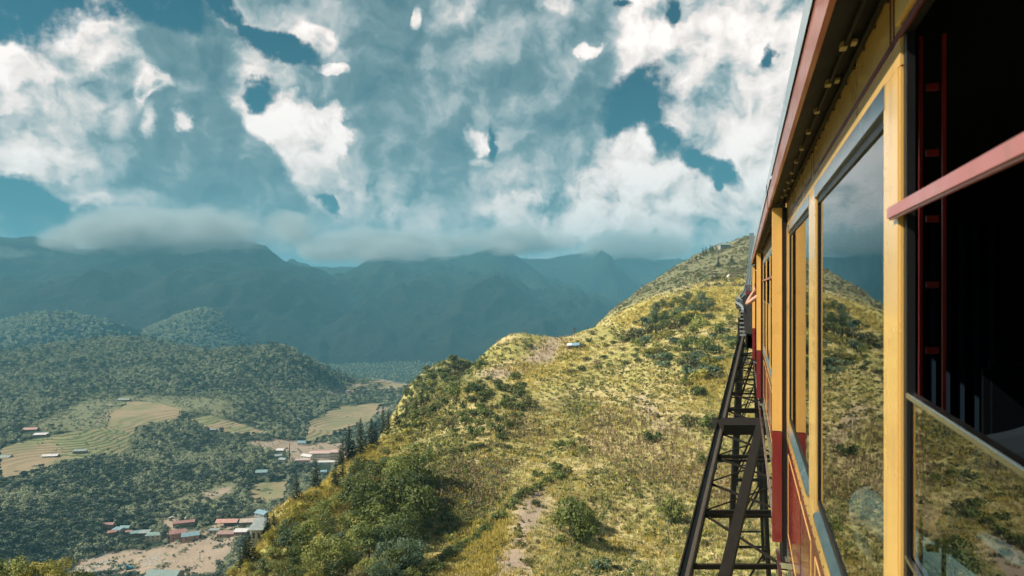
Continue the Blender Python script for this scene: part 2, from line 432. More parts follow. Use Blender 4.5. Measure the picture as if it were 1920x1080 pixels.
def mat(name):
    m = bpy.data.materials.new(name); m.use_nodes = True
    nt = m.node_tree
    for n in list(nt.nodes): nt.nodes.remove(n)
    q = G(nt); out = q.new('ShaderNodeOutputMaterial')
    return m, q, out
def pbsdf(q, out, color, rough=.8, metal=0.0, spec=.3, coat=0.0, bump=None, bump_s=.3, bump_d=.1, coat_r=.05):
    b = q.new('ShaderNodeBsdfPrincipled')
    q.put(b.inputs['Base Color'], rgba(color)); q.put(b.inputs['Roughness'], rough); q.put(b.inputs['Metallic'], metal)
    q.put(b.inputs['Specular IOR Level'], spec); q.put(b.inputs['Coat Weight'], coat); b.inputs['Coat Roughness'].default_value = coat_r
    if bump is not None:
        n = q.new('ShaderNodeBump'); n.inputs['Strength'].default_value = bump_s; n.inputs['Distance'].default_value = bump_d
        q.put(n.inputs['Height'], bump); q.l.new(n.outputs[0], b.inputs['Normal'])
    q.l.new(b.outputs[0], out.inputs[0])
    return b
def simple(name, color, rough=.7, metal=0.0, spec=.3, coat=0.0, var=.12, scale=6.0, bump_s=0.0):
    """painted or plain surface with slight uneven tone"""
    m, q, out = mat(name)
    P3 = q.new('ShaderNodeTexCoord').outputs['Object']
    nz = q.noise(P3, scale, 5, .6)
    c = q.mix(nz, [v*(1-var) for v in color], [min(1, v*(1+var)) for v in color])
    pbsdf(q, out, c, q.ss(nz, .2, .8, max(0, rough-.06), min(1, rough+.08), 'LINEAR'), metal, spec, coat, bump=nz if bump_s else None, bump_s=bump_s, bump_d=.02)
    return m

# ground material
gm, q, out = mat('ground')
geo = q.new('ShaderNodeNewGeometry').outputs['Position']
ca = q.new('ShaderNodeVertexColor', layer_name='cover').outputs[0]
cb = q.new('ShaderNodeVertexColor', layer_name='cover2').outputs[0]
sa = q.new('ShaderNodeSeparateColor'); q.l.new(ca, sa.inputs[0]); dirt_, yel_, grn_ = [E(q, o) for o in sa.outputs[:3]]
sb = q.new('ShaderNodeSeparateColor'); q.l.new(cb, sb.inputs[0]); fld_, mead_, near_ = [E(q, o) for o in sb.outputs[:3]]
n1 = q.noise(geo, .045, 5, .6); n2 = q.noise(geo, .35, 6, .65); n3 = q.noise(geo, 2.2, 4, .6)
dry = q.mix(n2, (.34, .27, .13), (.57, .46, .235))
grass = q.mix(n2, (.22, .205, .062), (.46, .40, .14))
base = q.mix(q.ss(n1+(n2-.5)*.5, .40, .62), grass, dry)
base = q.mix(grn_*.8, base, q.mix(n2, (.045, .068, .022), (.14, .155, .055)))
base = q.mix(yel_*.85, base, q.mix(n2, (.26, .22, .045), (.48, .38, .10)))
gr_ = E(q, q.new('ShaderNodeVertexColor', layer_name='cover').outputs[1])
base = q.mix((1.0-gr_)*.9, base, q.mix(n2, (.075, .085, .045), (.20, .185, .105)))
base = q.mix(q.ss(n3, .58, .72)*.5, base, (.06, .07, .022))
soil = q.mix(q.noise(geo, .12, 6, .7), q.mix(n2, (.16, .12, .08), (.30, .22, .16)), q.mix(n2, (.30, .225, .165), (.46, .36, .28)))
forest = q.mix(n2, (.014, .022, .012), (.045, .058, .030))
zc = q.sep(geo)[2]
stripe = q.m('FRACT', zc*.62+(n1-.5)*1.6)
field = q.mix(q.ss(stripe, .30, .52), (.085, .105, .045), q.mix(q.ss(n1, .35, .65), (.235, .19, .105), (.175, .19, .085)))
meadow = q.mix(n2, (.105, .115, .06), (.20, .19, .11))
far = q.mix(mead_, forest, meadow)
far = q.mix(fld_, far, field)
allc = q.mix(near_, far, base)
allc = q.mix(dirt_, allc, soil)
pbsdf(q, out, allc, .95, spec=.1, bump=n2*.6+n3*.4, bump_s=.9, bump_d=.5)

terr = mesh_grid('ground', GX, GY, GZ, wrap=True)
f32 = lambda m: m.astype(np.float32)
put_attr(terr, 'cover', np.stack([f32(m_dirt), f32(m_yel), f32(m_grn), 1-f32(m_grey)], -1))
put_attr(terr, 'cover2', np.stack([f32(m_fld), f32(m_mead), f32(GNEARF)], -1))
ground_o = add('ground', terr, gm, kind='structure')

# ------------------------------------------------------------------ mountains
mm, q, out = mat('shaded_mountain_forest')
geo = q.new('ShaderNodeNewGeometry').outputs['Position']
n1 = q.noise(geo, .004, 6, .6); n2 = q.noise(geo, .03, 5, .65)
c = q.mix(q.ss(n1, .45, .62), q.mix(n2, (.006, .011, .008), (.014, .020, .013)), q.mix(n2, (.010, .015, .009), (.025, .028, .016)))  # cloud shade over the ranges is put into these darkened forest colours
pbsdf(q, out, c, .95, spec=.05, bump=n2, bump_s=1.0, bump_d=18)
def mountain(name, Y, prof, back, front, seed, lift=0, base=-420, rel=1.0):
    """a range whose skyline passes through the given photo points at distance Y"""
    xs = np.array([(p[0]-960)/F*Y for p in prof]); zs = np.array([(540-p[1])/F*Y+lift for p in prof])
    X = np.linspace(xs[0], xs[-1], 340); D_ = np.concatenate([np.linspace(-front, 0, 190, endpoint=False), np.linspace(0, back, 40)])
    XX, DD = np.meshgrid(X, D_, indexing='ij')
    crest = np.interp(XX, xs, zs)
    t = np.where(DD < 0, -DD/front, DD/back)
    Z = crest+(base-crest)*(t**.9)
    amp = np.sin(np.pi*np.clip(t, 0, 1)**.75)
    wx = XX+fbm(XX/1400+seed, DD/1400, 3)*500
    Z += amp*fbm(wx/950+seed, DD/2300+seed, 5, .45, True)*300*rel
    Z += fbm(XX/160+seed, DD/160, 5, .55, True)*(14+amp*26)*max(rel, .3)
    Z += fbm(XX/36+seed, DD/36, 3, .6)*5
    me = mesh_grid(name, XX, DD+Y, Z)
    return add(name, me, mm, kind='structure')
mountain('mountain', 4700, [(-700,455),(-300,450),(-60,446),(60,446),(110,452),(140,470),(200,462),(300,455),(400,452),(470,452),(500,464),(530,488),(560,498),(595,504),(625,528),(660,552),(700,590),(760,640),(900,700)], 1600, 2300, 3.1, base=-480)
mountain('mountain', 6000, [(500,560),(600,540),(660,526),(720,500),(790,492),(820,486),(880,484),(925,466),(950,468),(980,492),(1020,520),(1060,535),(1100,560),(1160,584),(1230,610),(1400,660)], 1800, 3300, 8.4, base=-480)
mountain('mountain', 7000, [(300,520),(700,500),(960,486),(1040,484),(1100,474),(1120,468),(1140,478),(1180,474),(1215,486),(1260,496),(1330,508),(1500,520),(1700,500),(2100,480),(2500,480)], 2000, 2600, 5.7)
hillm = gm.copy(); hillm.name = 'hill_soil'
h1_ = mountain('forested_hill', 2600, [(-700,680),(-400,650),(-150,622),(0,606),(40,592),(100,583),(130,585),(170,594),(215,608),(250,640),(290,690),(380,800)], 700, 620, 12.3, base=-330, rel=.10)
h2_ = mountain('forested_hill', 2900, [(120,800),(200,700),(255,640),(280,618),(300,606),(340,592),(385,580),(410,592),(460,640),(560,720)], 600, 620, 17.3, base=-380, rel=.10)
# the lower land that carries on to the horizon
me = mesh_grid('lowland', *np.meshgrid(np.linspace(-14000, 14000, 60), np.linspace(-14000, 22000, 60), indexing='ij'), np.full((60, 60), -520.0))
add('lowland', me, mm, kind='structure')

# ------------------------------------------------------------------ mountain haze
hm = bpy.data.materials.new('haze_air'); hm.use_nodes = True
for n in list(hm.node_tree.nodes): hm.node_tree.nodes.remove(n)
q = G(hm.node_tree); out = q.new('ShaderNodeOutputMaterial')
vn = q.new('ShaderNodeVolumePrincipled')
vn.inputs['Color'].default_value = (.21, .57, .745, 1); vn.inputs['Density'].default_value = .00014; vn.inputs['Anisotropy'].default_value = 0.0
q.l.new(vn.outputs[0], out.inputs['Volume'])
bm = bmesh.new(); bmesh.ops.create_cube(bm, size=1)
for v in bm.verts: v.co = Vector((v.co.x*30000, 4000+v.co.y*40000, (-521.5 if v.co.z < 0 else 640)))
me = bpy.data.meshes.new('haze'); bm.to_mesh(me); bm.free()
add('haze', me, hm, kind='stuff')

# ------------------------------------------------------------------ cloud lying on the mountain tops
cm = bpy.data.materials.new('cloud_vapour'); cm.use_nodes = True
for n in list(cm.node_tree.nodes): cm.node_tree.nodes.remove(n)
q = G(cm.node_tree); out = q.new('ShaderNodeOutputMaterial')
oc = q.new('ShaderNodeTexCoord').outputs['Object']; wp_ = q.new('ShaderNodeNewGeometry').outputs['Position']
rad = q.v('LENGTH', oc, out=1)
nz = q.noise(q.v('MULTIPLY', wp_, (1, 1, 1.6)), .0026, 5, .6)
dn = q.ss((1.0-rad)*1.0+(nz-.5)*2.2, .10, .62)
pv = q.new('ShaderNodeVolumePrincipled'); pv.inputs['Color'].default_value = (.80, .88, .90, 1)
q.put(pv.inputs['Density'], dn*.0050); q.l.new(pv.outputs[0], out.inputs['Volume'])
def cloud(x0, x1, Y, ztop, zbot, depth, label):
    bm = bmesh.new(); bmesh.ops.create_icosphere(bm, subdivisions=3, radius=1.0)
    me = bpy.data.meshes.new('cloud'); bm.to_mesh(me); bm.free()
    o = add('cloud', me, cm, kind='stuff', label=label)
    xa, xb = (x0-960)/F*Y, (x1-960)/F*Y; za, zb = (540-zbot)/F*Y, min((540-ztop)/F*Y, 610)
    o.location = ((xa+xb)/2, Y, (za+zb)/2); o.scale = ((xb-xa)/2, depth, (zb-za)/2)
cloud(20, 660, 4400, 380, 490, 560, 'cloud bank resting on the broad left mountain')
cloud(60, 330, 4100, 398, 482, 300, 'pale cloud tongue in front of the left cloud bank')
cloud(-300, 90, 4300, 446, 500, 400, 'cloud bank at the far left edge')
cloud(540, 900, 5900, 415, 512, 600, 'cloud bank hiding the saddle between the peaks')
cloud(820, 1090, 5800, 412, 488, 500, 'cloud cap on the central peak')
cloud(1040, 1360, 6800, 430, 496, 500, 'thin cloud on the farthest peaks')
cloud(600, 860, 5300, 436, 506, 420, 'low mist in the saddle right of the left mountain')
cloud(880, 1010, 5600, 440, 490, 300, 'small cloud tuft on the central summit')

# every house of the valley: photo x, y, width, depth, height, turn, roof, wall, label, shape, storeys, windows
HOUSES = [
 (204, 988, 16, 5, 2.6, 8, 'red', 'brown', 'small red roofed house, leftmost of the village', 'gable'),
 (210, 1002, 12, 5, 2.4, 30, 'orange', 'brown', 'little orange roofed shed below the leftmost red roof', 'gable'),
 (221, 998, 14, 5, 2.6, -15, 'blue', 'grey', 'blue grey roofed house right of the orange shed', 'shed'),
 (235, 994, 14, 6, 2.6, 5, 'teal', 'grey', 'pale teal roofed house beside the blue grey one', 'gable'),
 (242, 1001, 9, 4, 2.2, 20, 'red', 'brick', 'tiny red roof tucked between two teal roofs', 'gable'),
 (255, 1004, 15, 6, 2.8, 25, 'teal', 'brown', 'teal gabled house over the dark thicket', 'gable'),
 (271, 1005, 16, 6, 3.0, 5, 'grey', 'brown', 'grey flat roofed house left of the two storey one', 'shed'),
 (290, 1014, 24, 8, 5.4, 8, 'green', 'cream', 'two storey house with grey green roof and cream front', 'hip', 2, 3),
 (345, 985, 32, 6, 3.0, 20, 'red', 'brown', 'long red roofed house at the corner of the concrete yard', 'gable'),
 (333, 1010, 24, 9, 5.5, 25, 'red', 'brick', 'tall red roofed house with brown gable by the road', 'gable', 2, 2),
 (357, 1012, 26, 9, 4.2, 25, 'blue', 'brick', 'bright blue roofed house with round front by the road', 'gable', 1, 2),
 (427, 984, 34, 9, 3.2, 3, 'salmon', 'brown', 'long open shed under a salmon coloured roof', 'open'),
 (468, 984, 28, 9, 3.4, 8, 'tan', 'brown', 'house with broad tan roof beside the salmon shed', 'gable'),
 (493, 972, 22, 9, 5.0, -30, 'blue', 'grey', 'blue grey two storey house at the right end of the village', 'gable', 2, 2),
 (424, 1006, 26, 6, 2.8, 3, 'dusty', 'brick', 'low building with dusty red roof behind the square wall', 'shed'),
 (452, 1002, 20, 6, 2.8, 3, 'white', 'brick', 'low shed with white roof beside the dusty red one', 'shed'),
 (478, 998, 16, 7, 2.8, 35, 'blue', 'grey', 'blue roofed shed below the blue grey house', 'shed'),
 (486, 1008, 16, 5, 2.4, 5, 'grey', 'grey', 'grey shed half hidden by the rim conifers', 'shed'),
 (309, 1088, 52, 13, 4.5, -4, 'green', 'grey', 'large grey green roof cut by the bottom edge', 'gable'),
 (402, 999, 15, 5, 2.6, 0, 'grey', 'cream', 'small walled hut beside the yard gate', 'flat'),
 (58, 808, 24, 8, 2.6, 8, 'salmon', 'brown', 'farmhouse with faded red roof at the top of the terraces', 'gable'),
 (76, 818, 22, 7, 2.4, 10, 'white', 'brown', 'farm shed with pinkish white roof below the red farmhouse', 'shed'),
 (95, 858, 26, 7, 2.8, 10, 'white', 'brown', 'white roofed farmhouse in the middle of the lower terraces', 'gable'),
 (150, 849, 22, 6, 2.6, 10, 'grey', 'brown', 'grey roofed farm shed right of the white roofed one', 'shed'),
 (11, 860, 18, 7, 2.6, 5, 'grey', 'brown', 'grey roofed farmhouse at the left edge of the photo', 'gable'),
 (50, 872, 20, 6, 2.4, 8, 'grey', 'brown', 'low grey roof among bushes below the white farmhouse', 'shed'),
 (233, 752, 20, 8, 2.6, 5, 'grey', 'brown', 'grey roofed hut at the upper edge of the terraces', 'gable'),
 (400, 808, 10, 5, 2.4, 5, 'grey', 'brown', 'tiny grey hut among trees right of the terraces', 'gable'),
 (607, 858, 52, 11, 7.0, 3, 'pink', 'white', 'long pale building with pink roof and rows of windows', 'hip', 2, 12),
 (628, 862, 16, 11, 11, 3, 'pink', 'cream', 'taller block with three rows of windows at the right end of the pink roofed building', 'hip', 3, 5),
 (577, 860, 22, 9, 4, -25, 'white', 'white', 'white roofed wing left of the pink roofed building', 'gable', 1, 3),
 (567, 868, 26, 7, 4, 3, 'pink', 'white', 'low front building with a row of small windows', 'flat', 1, 6),
 (612, 870, 28, 8, 3, 3, 'white', 'white', 'low white roof in front of the pink roofed building', 'flat'),
 (566, 834, 14, 9, 4, 5, 'blue', 'white', 'blue grey house alone on the bare field', 'gable'),
 (527, 848, 13, 8, 3.5, -10, 'white', 'grey', 'small white blue roofed house left of the mast', 'gable'),
 (522, 858, 12, 7, 3, 20, 'grey', 'grey', 'grey hut, upper of two left of the winding path', 'gable'),
 (531, 865, 13, 7, 3, -20, 'grey', 'grey', 'grey hut, lower of two left of the winding path', 'gable'),
 (491, 889, 20, 9, 3.2, 10, 'teal', 'grey', 'blue grey gabled house above the small terraces', 'gable'),
 (607, 888, 10, 6, 3, 10, 'blue', 'white', 'little pale blue roof behind the rim conifers', 'gable'),
]

# ------------------------------------------------------------------ plants: materials
def leafmat(name, dark, light, trans=.25, posvar=.6):
    m, q, out = mat(name)
    oi = E(q, q.new('ShaderNodeObjectInfo').outputs['Random'])
    pos = q.new('ShaderNodeNewGeometry').outputs['Position']
    nz = q.noise(pos, .9, 3, .6); nb = q.noise(pos, .05, 3, .5)
    f = q.ss(oi*.75+nz*posvar+nb*.7-.55, .05, .85, 0, 1, 'LINEAR')
    c = q.mix(f, dark, light)
    d = q.new('ShaderNodeBsdfPrincipled'); q.put(d.inputs['Base Color'], c); d.inputs['Roughness'].default_value = .62
    d.inputs['Specular IOR Level'].default_value = .22
    t = q.new('ShaderNodeBsdfTranslucent'); q.put(t.inputs[0], q.mix(.35, c, (.30, .33, .05)))
    ms = q.new('ShaderNodeMixShader'); ms.inputs[0].default_value = trans
    q.l.new(d.outputs[0], ms.inputs[1]); q.l.new(t.outputs[0], ms.inputs[2]); q.l.new(ms.outputs[0], out.inputs[0])
    return m
M_dark = leafmat('leaves_dark_green', (.034, .054, .018), (.155, .185, .050))
M_mid = leafmat('leaves_mid_green', (.075, .098, .025), (.27, .28, .072))
M_yel = leafmat('leaves_yellow_green', (.18, .165, .026), (.46, .38, .075))
M_blue = leafmat('leaves_blue_green', (.045, .078, .046), (.14, .19, .11))
M_olive = leafmat('leaves_olive', (.085, .085, .034), (.25, .215, .085))
M_brown = leafmat('leaves_dry_brown', (.14, .09, .05), (.33, .225, .125), .1)
M_con = leafmat('leaves_conifer', (.010, .020, .010), (.040, .052, .022), .05)
M_val = leafmat('leaves_valley', (.12, .14, .09), (.40, .42, .26), .15)
M_grass = leafmat('grass_dry', (.38, .31, .145), (.64, .54, .265), .2)
M_gyel = leafmat('grass_yellow', (.36, .29, .06), (.62, .48, .13), .2)
M_ggrn = leafmat('grass_green', (.19, .20, .06), (.44, .40, .14), .2)
M_bark = simple('bark', (.13, .10, .075), .9, spec=.1, scale=2)
M_bark2 = simple('grey_bark', (.16, .135, .11), .9, spec=.1, scale=2)

# ------------------------------------------------------------------ plants: meshes
def mesh_from(name, V_, F_, mats, midx=None, smooth=False):
    me = bpy.data.meshes.new(name)
    V_ = np.asarray(V_, np.float32); F_ = np.asarray(F_, np.int32)
    k = F_.shape[1]
    me.vertices.add(len(V_)); me.vertices.foreach_set('co', V_.ravel())
    me.loops.add(F_.size); me.loops.foreach_set('vertex_index', F_.ravel())
    me.polygons.add(len(F_)); me.polygons.foreach_set('loop_start', np.arange(0, F_.size, k, dtype=np.int32))
    if midx is not None: me.polygons.foreach_set('material_index', np.asarray(midx, np.int32))
    if smooth: me.polygons.foreach_set('use_smooth', np.ones(len(F_), bool))
    for m in mats: me.materials.append(m)
    me.update(calc_edges=True)
    return me
def unit(v): return v/np.maximum(np.linalg.norm(v, axis=-1, keepdims=True), 1e-9)
def leaf_quads(pos, nrm, size, rg, aspect=.6):
    n = len(pos)
    up = unit(rg.normal(size=(n, 3)))
    t = unit(np.cross(nrm, up)); b = np.cross(nrm, t)
    s = size if np.ndim(size) else np.full(n, size)
    s = (s*rg.uniform(.7, 1.3, n))[:, None]
    v = np.stack([pos-t*s*.5, pos+b*s*aspect*.5-t*s*.05, pos+t*s*.5, pos-b*s*aspect*.5+t*s*.06], 1)
    v[:, 1] += nrm*s*.10; v[:, 3] += nrm*s*.10
    return v.reshape(-1, 3), np.arange(4*n).reshape(n, 4)
def crown_geo(seed, r, h, z0, nclump, nleaf, leaf, droop=.0, shape='round'):
    """leaf clumps spread through an uneven crown"""
    rg = np.random.default_rng(seed)
    c = []
    while len(c) < nclump:
        p = rg.uniform(-1, 1, 3)
        if np.dot(p, p) > 1: continue
        if shape == 'dome' and p[2] < -.3: continue
        w = .62+.38*rg.random()
        c.append([p[0]*r*w, p[1]*r*w, z0+h*(.5+.5*p[2]*w)])
    c = np.array(c); cr = r*rg.uniform(.26, .5, nclump)
    k = rg.integers(0, nclump, nleaf)
    d = unit(rg.normal(size=(nleaf, 3))); d[:, 2] = np.abs(d[:, 2])*np.where(rg.random(nleaf) < .75, 1, -1)
    pos = c[k]+d*(cr[k]*rg.uniform(.55, 1.08, nleaf))[:, None]*np.array([1, 1, .8])
    nrm = unit(d+rg.normal(size=(nleaf, 3))*.45+np.array([0, 0, .35]))
    return leaf_quads(pos, nrm, leaf, rg)
def tube_geo(path, rad, sides=6):
    path = np.array(path, float); n = len(path); V_ = []; F_ = []
    for i, p in enumerate(path):
        t = unit((path[min(i+1, n-1)]-path[max(i-1, 0)])[None])[0]
        a = np.cross(t, [0, 0, 1] if abs(t[2]) < .9 else [1, 0, 0]); a /= np.linalg.norm(a); b = np.cross(t, a)
        for s in range(sides):
            an = 2*math.pi*s/sides
            V_.append(p+(a*math.cos(an)+b*math.sin(an))*rad[i])
    for i in range(n-1):
        for s in range(sides):
            F_.append([i*sides+s, i*sides+(s+1) % sides, (i+1)*sides+(s+1) % sides, (i+1)*sides+s])
    return np.array(V_), np.array(F_)
def join(*gs):
    V_, F_, o, mi = [], [], 0, []
    for i, (v, f) in enumerate(gs):
        V_.append(v); F_.append(np.asarray(f)+o); o += len(v); mi += [i]*len(f)
    return np.vstack(V_), np.vstack(F_), mi
def trunk_geo(seed, h, r0, reach):
    rg = np.random.default_rng(seed+99)
    path = [[0, 0, -.8], [0, 0, h*.3], [rg.normal()*.15, rg.normal()*.15, h*.62], [rg.normal()*.3, rg.normal()*.3, h]]
    gs = [tube_geo(path, [r0*1.25, r0, r0*.6, r0*.2])]
    for k in range(5):
        an = k*2.4+rg.random(); z = h*rg.uniform(.35, .7); L = reach*rg.uniform(.5, .8)
        gs.append(tube_geo([[0, 0, z], [math.cos(an)*L*.5, math.sin(an)*L*.5, z+L*.35], [math.cos(an)*L, math.sin(an)*L, z+L*.6]], [r0*.45, r0*.3, r0*.1], 4))
    v, f, _ = join(*gs)
    return v, f
def conifer_geo(seed, h, r, n=700):
    rg = np.random.default_rng(seed)
    nb = int(h*5); pos = []; nr = []; sz = []
    for k in range(nb):
        t = (k/nb); z = h*(.14+.84*t); R_ = r*(1-t)**.75*rg.uniform(.72, 1.12)+.12
        an = k*2.39996+rg.normal()*.2
        m = max(3, int(n/nb*(1.5-t)))
        s = rg.uniform(.15, 1, m)
        p = np.stack([np.cos(an+rg.normal(size=m)*.28)*R_*s, np.sin(an+rg.normal(size=m)*.28)*R_*s, z-s*R_*.28+rg.normal(size=m)*.12], 1)
        pos.append(p); nr.append(np.tile([0, 0, 1.0], (m, 1))+rg.normal(size=(m, 3))*.45); sz.append(np.full(m, .26+R_*.22))
    pos = np.vstack(pos); nr = unit(np.vstack(nr)); sz = np.concatenate(sz)
    return leaf_quads(pos, nr, sz, rg, .5)

def make_tree_kind(kind, seed, h, r, leafm, nleaf, leaf, base=.28, barkm=None):
    """returns (trunk mesh, crown mesh, single joined mesh)"""
    cg = crown_geo(seed, r, h*(1-base), h*base, 26, nleaf, leaf)
    tg = trunk_geo(seed, h*.8, h*.022+.04, r)
    j = join(cg, tg)
    return (mesh_from('trunk', *tg, [barkm or M_bark]), mesh_from('crown', *cg, [leafm]), mesh_from(kind, j[0], j[1], [leafm, barkm or M_bark], j[2]))
def shrub_mesh(seed, r, h, m, nleaf=260, leaf=.34):
    cg = crown_geo(seed, r, h, -.15*h, 13, nleaf, leaf, shape='dome')
    tg = tube_geo([[0, 0, -.6], [.1, .05, h*.4], [.2, .1, h*.7]], [.07, .05, .02], 4)
    j = join(cg, tg)
    return mesh_from('shrub', j[0], j[1], [m, M_bark], j[2])

broad = {}
for key, m in (('dark', M_dark), ('mid', M_mid), ('yellow', M_yel), ('blue', M_blue), ('olive', M_olive)):
    broad[key] = [make_tree_kind('broadleaf_tree', 100+7*i+len(key)*13, 6.0, 2.5+.35*i, m, 1500, .36) for i in range(3)]
shrubs = {k: [shrub_mesh(300+i*3+len(k)*17, 1.25, 1.35, m) for i in range(3)] for k, m in (('dark', M_dark), ('mid', M_mid), ('yellow', M_yel), ('blue', M_blue), ('olive', M_olive), ('brown', M_brown))}
conifers = []
for i in range(3):
    cg = conifer_geo(500+i, 9.0, 1.9+.3*i); tg = tube_geo([[0, 0, -.8], [0, 0, 4.5], [0, 0, 9.0]], [.17, .11, .02], 5); j = join(cg, tg)
    conifers.append((mesh_from('trunk', *tg, [M_bark]), mesh_from('crown', *cg, [M_con]), mesh_from('conifer_tree', j[0], j[1], [M_con, M_bark], j[2])))
def valley_mesh(seed, r, h, m, n=150, leaf=1.5):
    cg = crown_geo(seed, r, h, h*.12, 9, n, leaf); tg = tube_geo([[0, 0, -2], [0, 0, h*.7]], [.3, .1], 4); j = join(cg, tg)
    return mesh_from('forest_tree', j[0], j[1], [m, M_bark2], j[2])
M_val2 = leafmat('leaves_valley_light', (.25, .26, .16), (.50, .50, .32), .15)
M_val3 = leafmat('leaves_valley_dark', (.022, .036, .028), (.085, .11, .075), .08)
valley = [valley_mesh(700, 4.2, 7.0, M_val), valley_mesh(701, 4.8, 6.2, M_val), valley_mesh(702, 3.6, 8.5, M_val), valley_mesh(703, 4.4, 6.5, M_val2), valley_mesh(704, 3.8, 5.6, M_val2), valley_mesh(705, 3.6, 10.0, M_val3)]

def tree(meshes, p, s, sz=None, label='', cat='tree', group=None, name='broadleaf_tree', parts=False, rz=None):
    rz = random.uniform(0, 6.28) if rz is None else rz
    sc = (s, s, sz if sz else s)
    if parts:
        root = bpy.data.objects.new(name, None); C.objects.link(root)
        for nm, me in (('trunk', meshes[0]), ('crown', meshes[1])):
            c = bpy.data.objects.new(nm, me); C.objects.link(c); c.parent = root
    else:
        root = bpy.data.objects.new(name, meshes[2] if isinstance(meshes, tuple) else meshes); C.objects.link(root)
    root.location = p; root.scale = sc; root.rotation_euler = (0, 0, rz)
    root['label'] = label; root['category'] = cat
    if group: root['group'] = group
    return root

# ------------------------------------------------------------------ bulk cover: one point cloud per kind, instanced by geometry nodes
def scatter(name, meshes, P_, scl, rot, idx, label=None, cat='plants'):
    src = bpy.data.collections.new(name+'_kinds')
    for k, me in enumerate(meshes):
        o = bpy.data.objects.new('%s_kind' % name, me); src.objects.link(o)
    me = bpy.data.meshes.new(name)
    n = len(P_); me.vertices.add(n); me.vertices.foreach_set('co', np.asarray(P_, np.float32).ravel())
    for nm, ty, arr in (('scl', 'FLOAT', scl), ('rotz', 'FLOAT', rot), ('kindi', 'INT', idx)):
        a = me.attributes.new(nm, ty, 'POINT'); a.data.foreach_set('value', np.asarray(arr, np.float32 if ty == 'FLOAT' else np.int32))
    o = add(name, me, kind='stuff')
    if label: o['label'] = label
    ng = bpy.data.node_groups.new(name+'_scatter', 'GeometryNodeTree')
    ng.interface.new_socket('Geometry', in_out='INPUT', socket_type='NodeSocketGeometry')
    ng.interface.new_socket('Geometry', in_out='OUTPUT', socket_type='NodeSocketGeometry')
    N = ng.nodes; L = ng.links
    gi = N.new('NodeGroupInput'); go = N.new('NodeGroupOutput'); ip = N.new('GeometryNodeInstanceOnPoints'); ci = N.new('GeometryNodeCollectionInfo')
    ci.inputs['Collection'].default_value = src; ci.inputs['Separate Children'].default_value = True; ci.inputs['Reset Children'].default_value = True
    ip.inputs['Pick Instance'].default_value = True
    def attr(nm, ty):
        a = N.new('GeometryNodeInputNamedAttribute'); a.data_type = ty; a.inputs[0].default_value = nm; return a.outputs[0]
    cx = N.new('ShaderNodeCombineXYZ'); L.new(attr('rotz', 'FLOAT'), cx.inputs[2])
    e2r = N.new('FunctionNodeEulerToRotation'); L.new(cx.outputs[0], e2r.inputs[0])
    L.new(gi.outputs[0], ip.inputs['Points']); L.new(ci.outputs[0], ip.inputs['Instance'])
    L.new(attr('kindi', 'INT'), ip.inputs['Instance Index']); L.new(e2r.outputs[0], ip.inputs['Rotation']); L.new(attr('scl', 'FLOAT'), ip.inputs['Scale'])
    L.new(ip.outputs[0], go.inputs[0])
    md = o.modifiers.new('scatter', 'NODES'); md.node_group = ng
    return o
# picture area of every cell of the terrain: sets how finely each stretch is planted
ARE = np.zeros_like(GZ)
ARE[:, :-1] = np.abs(np.diff(PY, axis=1))
ARE *= np.gradient(PX, axis=0)
inview = vis & (np.abs(PX-860) < 1050) & (PY < 1180) & (PY > 380)
ARE = np.where(inview, np.clip(ARE, 0, 60), 0)
ARE = np.maximum(ARE, np.where((np.abs(PX-860) < 1050) & (PY < 1180) & (RR > 60) & (RR < 700) & GNEAR, .25, 0))
def sample(weight, n, rg):
    w = (ARE*weight)[:-1, :-1].ravel(); w = w/w.sum()
    k = rg.choice(len(w), n, p=w)
    i, j = np.unravel_index(k, (ARE.shape[0]-1, ARE.shape[1]-1))
    a, b = rg.random(n), rg.random(n)
    def it(Q): return Q[i, j]*(1-a)*(1-b)+Q[i+1, j]*a*(1-b)+Q[i, j+1]*(1-a)*b+Q[i+1, j+1]*a*b
    return np.stack([it(GX), it(GY), it(GZ)], 1), it(RR)
def blades(seed, n, h, spread, m, w=.05, bend=.5):
    rg = np.random.default_rng(seed)
    an = rg.uniform(0, 6.28, n); r = spread*np.sqrt(rg.random(n)); b = np.stack([np.cos(an)*r, np.sin(an)*r, np.full(n, -.05)], 1)
    a2 = rg.uniform(0, 6.28, n); H_ = h*rg.uniform(.55, 1.1, n)
    lean = np.stack([np.cos(an), np.sin(an), np.zeros(n)], 1)*(bend*H_*rg.random(n))[:, None]
    s = np.stack([np.cos(a2), np.sin(a2), np.zeros(n)], 1)*w
    V_ = np.stack([b-s, b+s, b+lean*.5+s*.7+np.array([0, 0, 1])*H_[:, None]*.6, b+lean+np.array([0, 0, 1])*H_[:, None]], 1).reshape(-1, 3)
    return mesh_from('tuft', V_, np.arange(4*n).reshape(n, 4), [m])
def weed(seed, m, n=16, r=.5, h=.55):
    v, f = crown_geo(seed, r, h, -.1, 4, n, .42, shape='dome')
    return mesh_from('weed', v, f, [m])
def stalk(seed, m):
    rg = np.random.default_rng(seed)
    gs = [tube_geo([[0, 0, -.1], [.02, 0, .7], [.08, .03, 1.4]], [.03, .025, .01], 3)]
    n = 9; z = rg.uniform(.3, 1.3, n); an = rg.uniform(0, 6.28, n)
    pos = np.stack([np.cos(an)*.14, np.sin(an)*.14, z], 1); nr = unit(np.stack([np.cos(an), np.sin(an), np.full(n, .5)], 1)+rg.normal(size=(n, 3))*.3)
    lq = leaf_quads(pos, nr, .45, rg, .3)
    j = join(gs[0], lq)
    return mesh_from('stalk', j[0], j[1], [m])
rg = np.random.default_rng(11)
NR = isnear & (RR < 700)
patch = sstep(fbm(GX/26+3, GY/26, 4), -.15, .25)
